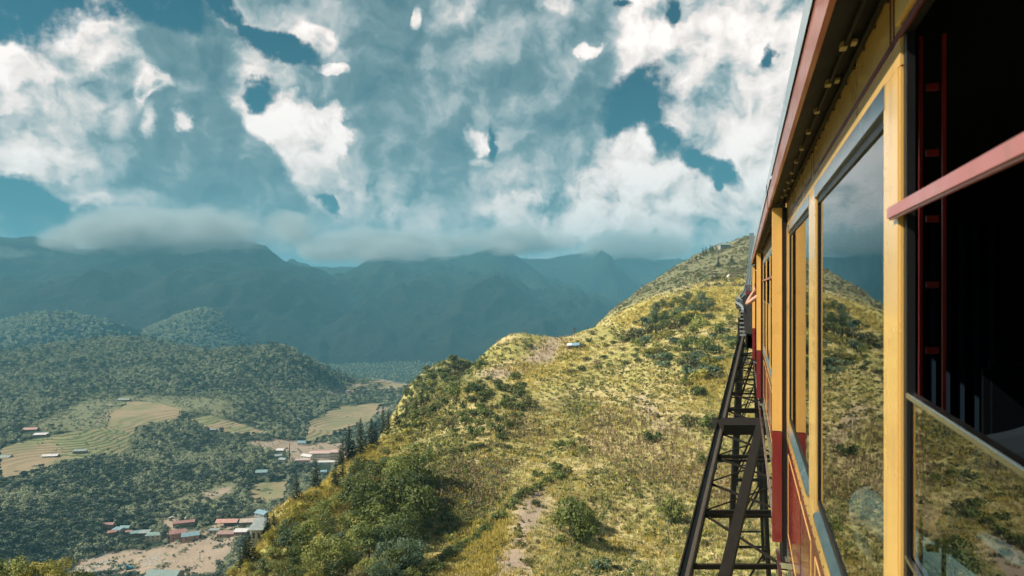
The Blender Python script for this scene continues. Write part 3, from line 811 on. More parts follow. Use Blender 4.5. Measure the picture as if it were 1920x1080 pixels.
patch2 = sstep(fbm(GX/16+30, GY/16, 5, .6), -.05, .28)
def bulk(name, meshes, weight, n, size, label, sj=.5, far=0):
    P_, r = sample(weight, n, rg)
    s = size*(np.clip(r, 60, 620)/150)**.62*rg.uniform(1-sj, 1+sj, n)
    return scatter(name, meshes, P_, s, rg.uniform(0, 6.28, n), rg.integers(0, len(meshes), n), label)
bulk('dry_grass', [blades(i, 16, .62, .42, M_grass, .05) for i in range(3)], NR*(1-m_dirt*.85)*(1-m_grn*.5)*(1.15-patch*.6)*(1-m_yel*.6), 30000, 1.0, 'pale dry grass covering the sunny slope')
bulk('yellow_grass', [blades(10+i, 16, .7, .45, M_gyel, .06) for i in range(3)], NR*(m_yel*1.6+.25*(1-patch))*(1-m_dirt), 13000, 1.05, 'bright yellow grass on the hill crest and rim')
bulk('green_grass', [blades(20+i, 16, .62, .45, M_ggrn, .06) for i in range(3)], NR*(.25+patch*.6+m_grn*.8)*(1-m_dirt*.9), 11000, 1.0, 'green grass between the weeds on the slope')
bulk('leafy_weeds', [weed(30+i, M_mid) for i in range(2)]+[weed(34+i, M_olive) for i in range(2)]+[weed(38, M_dark), weed(40, M_blue)], NR*(.08+patch2*.9+m_grn*2.6)*(1-m_dirt*.92), 15000, .9, 'low leafy weeds scattered on the hillside', .6)
zs_ = H1(GX, GY)+GX*.035+fbm(GX/30, GY/30, 3)*.5
fr_ = zs_/1.15-np.floor(zs_/1.15)
lines = blur((fr_ < .13) & NR & (RR > 110), 1, 1)*sstep(fbm(GX/40+9, GY/40, 3), -.25, .15)
bulk('bank_weeds', [weed(70+i, mm_, 20, .45, .5) for i, mm_ in enumerate((M_dark, M_mid, M_olive))], lines*zone([[(900,1080),(1000,900),(880,850),(960,700),(1200,680),(1400,640),(1400,1000),(1100,1080)]], PX, PY), 2200, .8, 'lines of green weeds along the old terrace banks of the hill', .4)
STALKS = [[(1120,760),(1240,790),(1330,840),(1400,900),(1400,960),(1180,900),(1060,850)],[(905,700),(970,680),(1040,640),(1055,650),(1000,700),(930,712)],[(930,800),(980,780),(1060,820),(980,850)],[(830,870),(960,880),(930,960),(830,940)]]
stz = blur(zone(STALKS, PX+nx*20, PY+nx2*16) & isnear, 5)
bulk('dry_stalks', [stalk(50+i, M_brown) for i in range(4)], NR*(stz+.05), 4200, .95, 'brown dead maize stalks standing on the slope', .4)
bulk('hill_scrub', [weed(60+i, mm_, 26, .9, .9) for i, mm_ in enumerate((M_olive, M_dark, M_mid, M_brown))], isnear*(RR > 560)*(RR < 1250)*(.15+patch2), 9000, .8, 'sparse scrub on the grey upper hill')

# valley forest: the mass of it, with the nearest trees set singly further down
clear = np.clip(blur(m_fld > .3, 1, 1)*1.4+m_mead*.93+m_dirt*1.2, 0, 1)
m_forest = (~GNEAR)*(1-clear)*(RR > 420)*(RR < 3200)
P_, r = sample(m_forest, 30000, rg)
keep = np.ones(len(r), bool); qx = 960+F*P_[:, 0]/P_[:, 1]; qy = 540-F*P_[:, 2]/P_[:, 1]
for h_ in HOUSES:                              # yards stay clear of trees
    keep &= ~((np.abs(qx-h_[0]) < h_[2]*.62+4) & (qy > h_[1]-9) & (qy < h_[1]+(15 if h_[1] > 930 else 9)))
P_, r = P_[keep], r[keep]
ns_ = fbm(P_[:, 0]/60, P_[:, 1]/60, 3)
ki = rg.integers(0, 3, len(r)); ki = np.where(rg.random(len(r)) < .28+ns_*.5, rg.integers(3, 5, len(r)), ki); ki = np.where(rg.random(len(r)) < .09-ns_*.16, 5, ki)
forest_pts = (P_, r, ki)

# ------------------------------------------------------------------ single trees and shrubs of the near hill
def spots(poly, gap, n, after=0, seed=0, tries=30):
    """loosely even picks inside a stretch of hillside"""
    rs = random.Random(seed); xs = [p[0] for p in poly]; ys = [p[1] for p in poly]; out_ = []
    for _ in range(n*tries):
        if len(out_) >= n: break
        x, y = rs.uniform(min(xs), max(xs)), rs.uniform(min(ys), max(ys))
        if not in_poly([x], [y], poly)[0]: continue
        if any((x-a)**2+(y-b)**2*2.2 < gap*gap for a, b, _ in out_): continue
        p = pick(x, y, after=after)
        if p is not None: out_.append((x, y, p))
    return out_
def dist(p): return math.hypot(p.x, p.y)
rs = random.Random(5)
WOOD_LABEL = {
 'dark': 'dark green leafy tree crowded into the wooded bank below the yellow rim',
 'mid': 'fresh green leafy tree in the wooded bank left of the hill fields',
 'yellow': 'yellow green sunlit tree on the outer rim of the wooded bank',
 'blue': 'cool blue green tree in the shaded foot of the wooded bank',
 'olive': 'olive brown leafy tree among greener trees of the wooded bank'}
wood = [(390,1110),(470,1055),(560,990),(620,950),(665,905),(720,868),(790,880),(800,930),(775,990),(775,1110)]
for x, y, p in spots(wood, 25, 150, seed=3):
    rimness = (x-(370+(1105-y)*.98))-25
    k = 'yellow' if rimness < 55 and rs.random() < .75 else rs.choice(['dark', 'dark', 'mid', 'mid', 'dark', 'blue', 'olive', 'yellow' if rs.random() < .5 else 'mid'])
    d = dist(p); s = rs.uniform(.55, 1.0)*(1.0 if x > 560 or y < 1000 else .8)
    if rimness < 40: s *= .62
    tree(rs.choice(broad[k]), p+Vector((0, 0, -.6)), s, s*rs.uniform(.8, 1.15), WOOD_LABEL[k], 'tree', 'trees crowding the wooded bank, '+k+' kind', parts=(s > .75 and d < 175))
# shaded gully beside the wood: taller trees whose shade falls to the right
for x, y, p in spots([(660,900),(790,900),(800,960),(770,1060),(690,1060),(660,980)], 34, 22, seed=8):
    tree(rs.choice(broad['dark']), p+Vector((0, 0, -.6)), rs.uniform(1.1, 1.6), None, 'tall dark tree at the edge of the gully beside the green field', 'tree', 'tall dark trees along the gully', parts=True)
near_bl = [(60,1085,1.0,'yellow'),(25,1070,1.1,'mid'),(105,1078,.9,'yellow'),(150,1092,.9,'mid'),(-20,1075,1.1,'dark'),(75,1110,1.1,'dark')]
for i, (x, y, s, k) in enumerate(near_bl):
    r_ = 120; X_ = (x-960)/F*r_
    zt = (540-(y-22))/F*r_
    gz = zt-6*s
    tree(broad[k][i % 3], Vector((X_, r_, gz)), s*1.1, None, 'yellow green tree top poking into the lower left corner', 'tree', 'tree tops in the lower left corner', parts=True)
    o_ = None
# knoll the corner trees stand on
kx, ky = np.meshgrid(np.linspace(-160, -60, 40), np.linspace(85, 175, 36), indexing='ij')
kd = np.hypot((kx+87)/45, (ky-122)/42)
kz = -60-kd**2*26+fbm(kx/12, ky/12, 4)*1.5
me = mesh_grid('knoll', kx, ky, kz); me.materials.append(gm)
put_attr(me, 'cover', np.concatenate([np.zeros(kx.shape+(1,)), np.full(kx.shape+(1,), .4), np.full(kx.shape+(1,), .6), np.ones(kx.shape+(1,))], -1)); put_attr(me, 'cover2', np.concatenate([np.zeros(kx.shape+(2,)), np.ones(kx.shape+(1,))], -1))
add('knoll', me, None, kind='structure')

def bush_patch(poly, gap, n, kinds, smin, smax, label, group, seed, cat='shrub', after=0):
    for x, y, p in spots(poly, gap, n, seed=seed, after=after):
        k = rs.choice(kinds); s = rs.uniform(smin, smax)*(dist(p)/260)**.55
        tree(rs.choice(shrubs[k]), p, s, s*rs.uniform(.75, 1.15), label, cat, group, name='shrub')
bush_patch([(800,790),(830,730),(900,705),(985,712),(1000,745),(985,800),(940,830),(860,825),(810,815)], 12, 60, ['dark','dark','mid','olive','dark'], 1.4, 2.9, 'dark round shrub in the thicket on the left shoulder of the hill', 'shrubs of the thicket on the left shoulder', 21)
bush_patch([(1060,690),(1150,655),(1250,650),(1260,675),(1190,680),(1110,700),(1075,705)], 13, 24, ['dark','olive','mid','brown'], 1.1, 2.1, 'shrub in the dark band right of the blue shelter', 'shrubs in the dark band beyond the field', 22)
bush_patch([(1150,640),(1200,610),(1300,590),(1395,600),(1395,700),(1320,715),(1240,690),(1200,650)], 15, 58, ['blue','mid','dark','blue','olive','yellow'], 1.9, 4.0, 'bluish green shrub on the upper slope beside the track', 'shrubs on the upper slope beside the track', 23)
bush_patch([(1060,650),(1110,625),(1200,590),(1260,580),(1200,625),(1130,655)], 14, 20, ['olive','mid','dark','yellow'], .8, 1.7, 'small shrub dotted over the yellow crest behind the shelter', 'shrubs on the yellow crest', 24)
for x, y, p in spots([(1210,606),(1230,580),(1285,560),(1325,560),(1335,590),(1270,622),(1215,622)], 15, 26, seed=25):
    tree(rs.choice(broad[rs.choice(['dark', 'dark', 'blue'])]), p+Vector((0, 0, -1)), rs.uniform(1.0, 1.6), None, 'dark tree of the grove high on the right slope', 'tree', 'trees of the dark grove on the right slope', rz=None)
bush_patch([(755,800),(790,735),(815,700),(840,675),(880,655),(915,655),(905,695),(860,715),(820,760),(785,805)], 10, 50, ['mid','olive','dark','dark'], 1.4, 2.8, 'green shrub covering the small knoll behind the shoulder', 'shrubs on the knoll behind the shoulder', 26)
bush_patch([(920,675),(940,645),(975,635),(1000,640),(970,665),(930,690)], 11, 14, ['olive','brown','mid'], .5, 1.1, 'brownish shrub on the bare knoll left of the fence', 'shrubs on the bare knoll', 27)
bush_patch([(480,1050),(560,955),(640,880),(700,820),(790,765),(810,790),(760,840),(700,870),(650,915),(600,965),(540,1000)], 17, 55, ['yellow','yellow','yellow','mid'], .9, 1.7, 'yellow green shrub on the steep outer rim of the hill', 'shrubs on the steep outer rim', 28)
bush_patch([(790,860),(950,870),(950,900),(830,1000),(780,980)], 22, 20, ['blue','mid','dark'], .7, 1.2, 'low leafy bush in the green field right of the gully', 'low bushes in the green field', 29)
bush_patch([(1120,960),(1240,900),(1400,840),(1420,1080),(1150,1080)], 28, 28, ['mid','olive','dark','yellow'], .7, 1.3, 'leafy bush in the rough grass left of the trestle foot', 'bushes in the rough grass by the trestle', 30)
bush_patch([(780,820),(870,808),(880,850),(790,862)], 16, 14, ['blue','blue','dark'], .5, .9, 'grey green bush in the small plot under the thicket', 'bushes in the grey green plot', 32)
# hedges along old field banks
def hedge(pts, step, kinds, smin, smax, label, group):
    for (x1, y1), (x2, y2) in zip(pts[:-1], pts[1:]):
        n = max(1, int(math.hypot(x2-x1, y2-y1)/step))
        for i in range(n):
            t = (i+rs.random()*.8)/n; p = pick(x1+(x2-x1)*t+rs.uniform(-3, 3), y1+(y2-y1)*t+rs.uniform(-3, 3))
            if p is None: continue
            s = rs.uniform(smin, smax)*(dist(p)/200)**.5
            tree(rs.choice(shrubs[rs.choice(kinds)]), p, s, s*rs.uniform(.8, 1.1), label, 'bush', group, name='hedge_bush')
hedge([(1055,893),(1010,915),(975,935),(940,968),(905,1000),(870,1030),(835,1050),(790,1085)], 10, ['dark','mid','dark','dark'], 1.1, 1.9, 'dark bush in the hedge line crossing the lower field', 'bushes of the long diagonal hedge')
hedge([(780,868),(840,850),(900,842),(960,838)], 9, ['dark','olive'], .9, 1.5, 'dark bush along the bank below the grey green plot', 'bushes along the upper bank')
hedge([(1120,1010),(1150,1040),(1160,1080)], 9, ['olive','brown','dark'], .5, .9, 'brownish bush on the bank below the lone tree', 'bushes on the bank below the lone tree')
# single shrubs and trees one can point at
single = [
 (1046,842,1.5,'mid','round green shrub, leftmost of four on the pale slope'), (1070,840,1.6,'mid','round green shrub, upper middle of four on the pale slope'),
 (1074,856,1.1,'yellow','small yellow green shrub, lowest of four on the pale slope'), (1092,852,1.3,'mid','round green shrub, rightmost of four on the pale slope'),
 (1042,884,1.6,'dark','dark spreading shrub above the diagonal hedge'), (1060,892,1.4,'olive','olive shrub just right of the dark spreading one'),
 (1008,894,1.1,'dark','small dark shrub left above the diagonal hedge'), (1025,903,1.0,'mid','small green shrub just above the hedge top'),
 (1006,949,1.0,'dark','lone small dark shrub at the edge of the bare dirt'), (988,1058,.8,'olive','thin olive shrub standing in the bare dirt patch'),
 (975,1025,.9,'olive','yellowish shrub at the top of the bare dirt patch'), (1223,828,1.9,'dark','tall dark shrub right of the stubble path'),
 (1290,800,1.9,'olive','brown green shrub above the pale track patch'), (1338,805,2.6,'dark','large dark shrub close left of the trestle'),
 (1318,870,1.6,'mid','green shrub among grass left of the trestle cross beams'), (1286,722,1.7,'mid','upright green shrub by the little wooden bench'),
 (1310,742,1.9,'dark','dark shrub just below the little wooden bench'), (1375,655,2.2,'dark','big dark shrub at the foot of the track viaduct'),
 (1128,1068,1.5,'blue','grey blue shrub at the bottom edge under the lone tree'), (990,652,1.2,'dark','slim dark shrub on the bare knoll'),
]
for x, y, s, k, lab in single:
    p = pick(x, y)
    s *= (dist(p)/210)**.5*1.25
    tree(rs.choice(shrubs[k]), p, s, s*1.15, lab, 'shrub', name='shrub')
for x, y, s, k, lab in [(1078,1016,1.5,'dark','large lone dark tree standing on the pale lower slope'),(1050,996,.85,'mid','smaller green tree touching the lone dark tree on its left'),(1098,988,.85,'mid','bright topped tree behind the large lone dark tree'),
        (1257,985,1.1,'mid','leafy green tree in the grass left of the trestle leg'),(1240,962,.5,'olive','thin olive tree beside the leafy green one')]:
    tree(broad[k][0], pick(x, y)+Vector((0, 0, -1.9*s)), s, s*1.2, lab, 'tree', parts=True)

bush_patch([(1040,990),(1110,960),(1125,1020),(1090,1045),(1050,1030)], 16, 9, ['dark','mid','dark'], 1.5, 2.4, 'leafy bush crowding round the large lone tree', 'bushes round the large lone tree', 41)
bush_patch([(745,805),(750,765),(765,730),(785,700),(812,690),(800,730),(775,780)], 7, 34, ['olive','mid','dark'], 1.2, 2.2, 'green shrub on the steep outer face of the knoll', 'shrubs on the outer face of the knoll', 44)
# conifers on the rim
con = [(550,925,.9),(586,905,1.2),(600,892,1.0),(636,862,1.2),(648,852,1.5),(657,846,.8),(670,842,1.6),(690,828,1.45),(698,822,.9),(712,808,1.4),(722,800,1.1),(738,788,1.0),(756,776,.8),
       (632,864,1.1),(612,880,.8),(428,1045,.9),(437,1040,1.15),(455,1030,.8),(420,1052,.7),(495,990,.75),(507,975,.6),(774,762,.8),(785,752,.8),(795,745,.7)]
for i, (x, y, s) in enumerate(con):
    p = pick(x+6, y+12)
    if p is None: continue
    if dist(p) > 420: p = pick(x+30, y+20)
    big = s > 1.05
    s *= (dist(p)/230)**.6*.85
    lab = 'dark conifer in the row along the hill rim above the valley' if x > 600 else ('dark conifer on the rim over the pink roofed building' if x > 530 else 'dark conifer at the lower rim beside the village road')
    tree(conifers[i % 3], p, s*rs.uniform(.75, 1.15), s*rs.uniform(.8, 1.2), lab, 'conifer', 'conifers on the '+('upper rim' if x > 600 else 'middle rim' if x > 530 else 'lower rim'), name='conifer_tree', parts=big)
for i, (x, y, s) in enumerate([(1305,487,.7),(1313,484,.6),(1318,478,1.1),(1324,474,1.0),(1332,470,1.0),(1336,468,.8),(1347,500,1.3),(1372,492,1.0),(1296,492,.4)]):
    p = pick(x, y+2) or pick(x+10, y+10)
    tree(conifers[i % 3], p, s*1.25, None, 'tiny dark conifer on the skyline of the upper hill' if i not in (6, 7) else 'small dark conifer on the grey face of the upper hill', 'conifer', 'conifers on the skyline' if i not in (6, 7) else 'conifers on the grey face', name='conifer_tree')

# ------------------------------------------------------------------ valley forest
P_, r, ki = forest_pts
scl = (.55+.3*rng.random(len(r)))*(np.clip(r, 500, 3000)/1100)**.35*np.where(ki == 5, 1.45, 1)
fpx = 960+F*P_[:, 0]/P_[:, 1]; fpy = 540-F*P_[:, 2]/P_[:, 1]
show = np.where((fpx > 5) & (fpx < 760) & (fpy < 1075) & (fpy > 600), scl/r, 0)
order = np.argsort(-show); nearest = order[:290]; rest = order[290:]
for k in nearest:
    x, y = fpx[k], fpy[k]
    reg = ('on the left valley side below the terraces', 'left') if x < 200 else ('on the slope above the village roofs', 'above the village') if y < 975 else ('beside the dirt road of the village', 'village')
    kn = ('pale green' if ki[k] in (3, 4) else 'very dark' if ki[k] == 5 else 'dull green')
    tree(valley[ki[k]], Vector(P_[k])-Vector((0, 0, .5)), float(scl[k]), None, f'{kn} forest tree {reg[0]}', 'tree', f'{kn} forest trees, {reg[1]}', name='forest_tree')
scatter('valley_forest', valley, P_[rest]-np.array([0, 0, .5]), scl[rest], rng.uniform(0, 6.28, len(rest)), ki[rest], 'dense broadleaf forest covering the valley sides')

# the forest on the two farther hills
vp = []
for o_ in (h1_, h2_):
    v = np.zeros(len(o_.data.vertices)*3, np.float32); o_.data.vertices.foreach_get('co', v); v = v.reshape(340, -1, 3)
    i = rng.integers(0, 339, 5200); j = rng.integers(40, v.shape[1]-36, 5200); fa = rng.random((5200, 1)); fb = rng.random((5200, 1))
    vp.append(v[i, j]*(1-fa)*(1-fb)+v[i+1, j]*fa*(1-fb)+v[i, j+1]*(1-fa)*fb+v[i+1, j+1]*fa*fb)
vp = np.vstack(vp)
scatter('hill_forest', valley, vp, rng.uniform(1.2, 2.1, len(vp)), rng.uniform(0, 6.28, len(vp)), rng.integers(0, 5, len(vp)), 'hazy forest covering the two rounded hills far left')

# ------------------------------------------------------------------ terraces: stepped fields
fm, q, out = mat('terrace_soil')
geo = q.new('ShaderNodeNewGeometry').outputs['Position']; nrm = q.new('ShaderNodeNewGeometry').outputs['True Normal']
n1 = q.noise(geo, .018, 4, .6); n2 = q.noise(geo, .5, 5, .65)
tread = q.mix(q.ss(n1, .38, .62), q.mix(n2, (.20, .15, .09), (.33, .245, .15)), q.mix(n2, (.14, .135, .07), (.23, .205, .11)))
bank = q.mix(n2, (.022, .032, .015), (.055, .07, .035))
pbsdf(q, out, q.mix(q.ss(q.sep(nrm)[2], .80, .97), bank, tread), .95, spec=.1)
def terrace(poly, step, label):
    cs = [pick(x, y) for x, y in poly]; cs = [c for c in cs if c]
    x0, x1 = min(c.x for c in cs)-20, max(c.x for c in cs)+20; y0, y1 = min(c.y for c in cs)-20, max(c.y for c in cs)+20
    gsz = 1.35
    X, Y_ = np.meshgrid(np.arange(x0, x1, gsz), np.arange(y0, y1, gsz), indexing='ij')
    Z = height(X, Y_, False)[0]+fbm(X/70, Y_/70, 2)*1.6
    zz = Z/step; fr = zz-np.floor(zz)
    Zt = (np.floor(zz)+sstep(fr, .45, 1.0))*step
    Zg = height(X, Y_)[0]
    Zt = Zt+np.clip(Zg-Zt, -1.5, 4)*.0+1.2
    ppx = 960+F*X/Y_; ppy = 540-F*Zt/Y_
    jx = fbm(X/14, Y_/14, 3)*7
    m = in_poly(ppx+jx, ppy+jx*.4, poly)
    me = mesh_grid('terraced_field', X, Y_, Zt)
    bm = bmesh.new(); bm.from_mesh(me); bm.verts.ensure_lookup_table()
    mf = m.ravel()
    bmesh.ops.delete(bm, geom=[v for v, k in zip(bm.verts, mf) if not k], context='VERTS')
    bmesh.ops.delete(bm, geom=[v for v in bm.verts if not v.link_faces], context='VERTS')
    for f in bm.faces: f.smooth = False
    be = [e for e in bm.edges if e.is_boundary]
    ex = bmesh.ops.extrude_edge_only(bm, edges=be)
    for v in [v for v in ex['geom'] if isinstance(v, bmesh.types.BMVert)]: v.co.z -= 7
    bm.to_mesh(me); bm.free()
    add('terraced_field', me, fm, kind='structure', label=label)
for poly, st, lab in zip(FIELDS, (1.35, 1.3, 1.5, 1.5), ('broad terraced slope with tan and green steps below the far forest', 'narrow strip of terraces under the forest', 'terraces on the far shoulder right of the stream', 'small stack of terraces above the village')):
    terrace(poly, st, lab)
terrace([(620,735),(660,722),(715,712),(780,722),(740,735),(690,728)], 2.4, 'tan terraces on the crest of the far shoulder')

# ------------------------------------------------------------------ materials of made things
def paint(name, color, rough=.28, coat=.6, var=.05):
    m, q, out = mat(name)
    pos = q.new('ShaderNodeTexCoord').outputs['Object']
    nz = q.noise(pos, 3.0, 6, .65); sp = q.noise(pos, 70, 3, .6)
    c = q.mix(nz, [v*(1-var*2) for v in color], [min(1, v*(1+var)) for v in color])
    c = q.mix(q.ss(sp, .68, .78)*.35, c, [v*.45 for v in color])
    st = q.noise(q.v('MULTIPLY', pos, (9.0, 9.0, .7)), 1.6, 5, .7)
    c = q.mix(q.ss(st, .52, .72)*.38, c, (.15, .11, .07))
    pbsdf(q, out, c, q.ss(nz, .3, .7, rough*.7, rough*1.5, 'LINEAR'), 0, .5, coat, bump=nz, bump_s=.06, bump_d=.02, coat_r=.06)
    return m
M_yp = paint('yellow_paint', (.66, .405, .125))
M_rp = paint('dark_red_paint', (.185, .018, .018), .22, .7)
M_stripe = paint('stripe_red', (.10, .006, .006), .5, .1)
M_cream = paint('cream_line_paint', (.62, .40, .13), .4, .2)
M_pink = paint('faded_red_paint', (.34, .11, .10), .35, .3)
M_fascia = paint('fascia_brown_red', (.26, .065, .022), .35, .3)
M_rubber = simple('black_rubber', (.008, .008, .009), .45, spec=.35)
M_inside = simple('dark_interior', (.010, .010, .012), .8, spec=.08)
M_curtain = simple('dark_blue_curtain', (.012, .022, .036), .8, spec=.1)
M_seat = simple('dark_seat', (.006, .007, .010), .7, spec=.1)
M_redrod = simple('red_rod', (.62, .05, .035), .35, spec=.4)
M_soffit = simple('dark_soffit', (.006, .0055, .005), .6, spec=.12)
M_brass = simple('dull_brass', (.26, .20, .09), .5, spec=.4)
M_steel = simple('brushed_steel', (.62, .63, .64), .22, metal=1.0)
M_roof = simple('pale_roof_metal', (.42, .47, .50), .30, metal=.5, spec=.5)
M_skirt = simple('grey_skirt', (.28, .30, .28), .25, metal=.6, spec=.5, coat=.4)
M_iron = simple('dark_iron', (.018, .015, .012), .8, metal=0, spec=.05, var=.5, scale=3, bump_s=.1)
M_ironlit = simple('lit_iron', (.062, .050, .038), .6, metal=0, spec=.25, var=.4, scale=3)  # lighter copy of the dark iron, sunlit tone put into its colour
M_galv = simple('galvanised_steel', (.24, .26, .26), .6, metal=.2)
def glass(name, tint=(.62, .66, .65), ior=2.5):
    m, q, out = mat(name)
    fr = q.new('ShaderNodeFresnel'); fr.inputs[0].default_value = ior
    gl = q.new('ShaderNodeBsdfGlossy'); gl.inputs['Roughness'].default_value = 0.0; gl.inputs['Color'].default_value = (.93, .95, .95, 1)
    pos = q.new('ShaderNodeTexCoord').outputs['Object']
    bn = q.new('ShaderNodeBump'); bn.inputs['Strength'].default_value = .03; bn.inputs['Distance'].default_value = .01
    q.put(bn.inputs['Height'], q.noise(pos, 2.2, 2, .5)); q.l.new(bn.outputs[0], gl.inputs['Normal'])
    tr = q.new('ShaderNodeBsdfTransparent'); tr.inputs[0].default_value = rgba(tint)
    bf = E(q, q.new('ShaderNodeNewGeometry').outputs['Backfacing'])
    ms = q.new('ShaderNodeMixShader'); q.l.new((E(q, fr.outputs[0])*(1.0-bf)).o, ms.inputs[0]); q.l.new(tr.outputs[0], ms.inputs[1]); q.l.new(gl.outputs[0], ms.inputs[2])
    q.l.new(ms.outputs[0], out.inputs[0])
    return m
M_glass = glass('window_glass')

def box_mesh(name, x0, x1, y0, y1, z0, z1, m, bev=0.0):
    bm = bmesh.new(); bmesh.ops.create_cube(bm, size=1)
    for v in bm.verts:
        v.co = Vector((x0 if v.co.x < 0 else x1, y0 if v.co.y < 0 else y1, z0 if v.co.z < 0 else z1))
    if bev: bmesh.ops.bevel(bm, geom=list(bm.edges), offset=bev, segments=2, affect='EDGES')
    me = bpy.data.meshes.new(name); bm.to_mesh(me); bm.free(); me.materials.append(m)
    return me
def box(name, par, x0, x1, y0, y1, z0, z1, m, bev=0.0, **p): return add(name, box_mesh(name, x0, x1, y0, y1, z0, z1, m, bev), None, par, **p)
class Poly:
    """collects boxes, bars and prisms into one mesh"""
    def __init__(s): s.v = []; s.f = []
    def box(s, x0, x1, y0, y1, z0, z1):
        o = len(s.v); s.v += [(x, y, z) for z in (z0, z1) for y in (y0, y1) for x in (x0, x1)]
        s.f += [[o+i for i in q] for q in ((0, 2, 3, 1), (4, 5, 7, 6), (0, 1, 5, 4), (2, 6, 7, 3), (0, 4, 6, 2), (1, 3, 7, 5))]; return s
    def bar(s, a, b, w, h=None, up=(0, 0, 1)):
        h = h or w; a = Vector(a); b = Vector(b); t = (b-a).normalized(); sx = t.cross(Vector(up))
        if sx.length < .05: sx = t.cross(Vector((1, 0, 0)))
        sx.normalize(); sy = sx.cross(t); o = len(s.v)
        for c in (a, b):
            for i, j in ((-1, -1), (1, -1), (1, 1), (-1, 1)): s.v.append(tuple(c+sx*(i*w/2)+sy*(j*h/2)))
        s.f += [[o+i for i in q] for q in ((3, 2, 1, 0), (4, 5, 6, 7), (0, 1, 5, 4), (1, 2, 6, 5), (2, 3, 7, 6), (3, 0, 4, 7))]; return s
    def quad(s, *c):
        o = len(s.v); s.v += [tuple(x) for x in c]; s.f.append(list(range(o, o+len(c)))); return s
    def build(s, name, m, par=None, bev=0.0, **p):
        me = bpy.data.meshes.new(name); me.from_pydata(s.v, [], s.f); me.update()
        if bev:
            bm = bmesh.new(); bm.from_mesh(me); bmesh.ops.bevel(bm, geom=list(bm.edges), offset=bev, segments=2, affect='EDGES'); bm.to_mesh(me); bm.free()
        return add(name, me, m, par, **p)

ALPHA = math.atan(436/F)                     # the line runs this far right of straight ahead
def tw(u, v, z):
    """a point beside the train: u metres right of the camera, v along the line"""
    return Vector((u*math.cos(ALPHA)+v*math.sin(ALPHA), -u*math.sin(ALPHA)+v*math.cos(ALPHA), z))

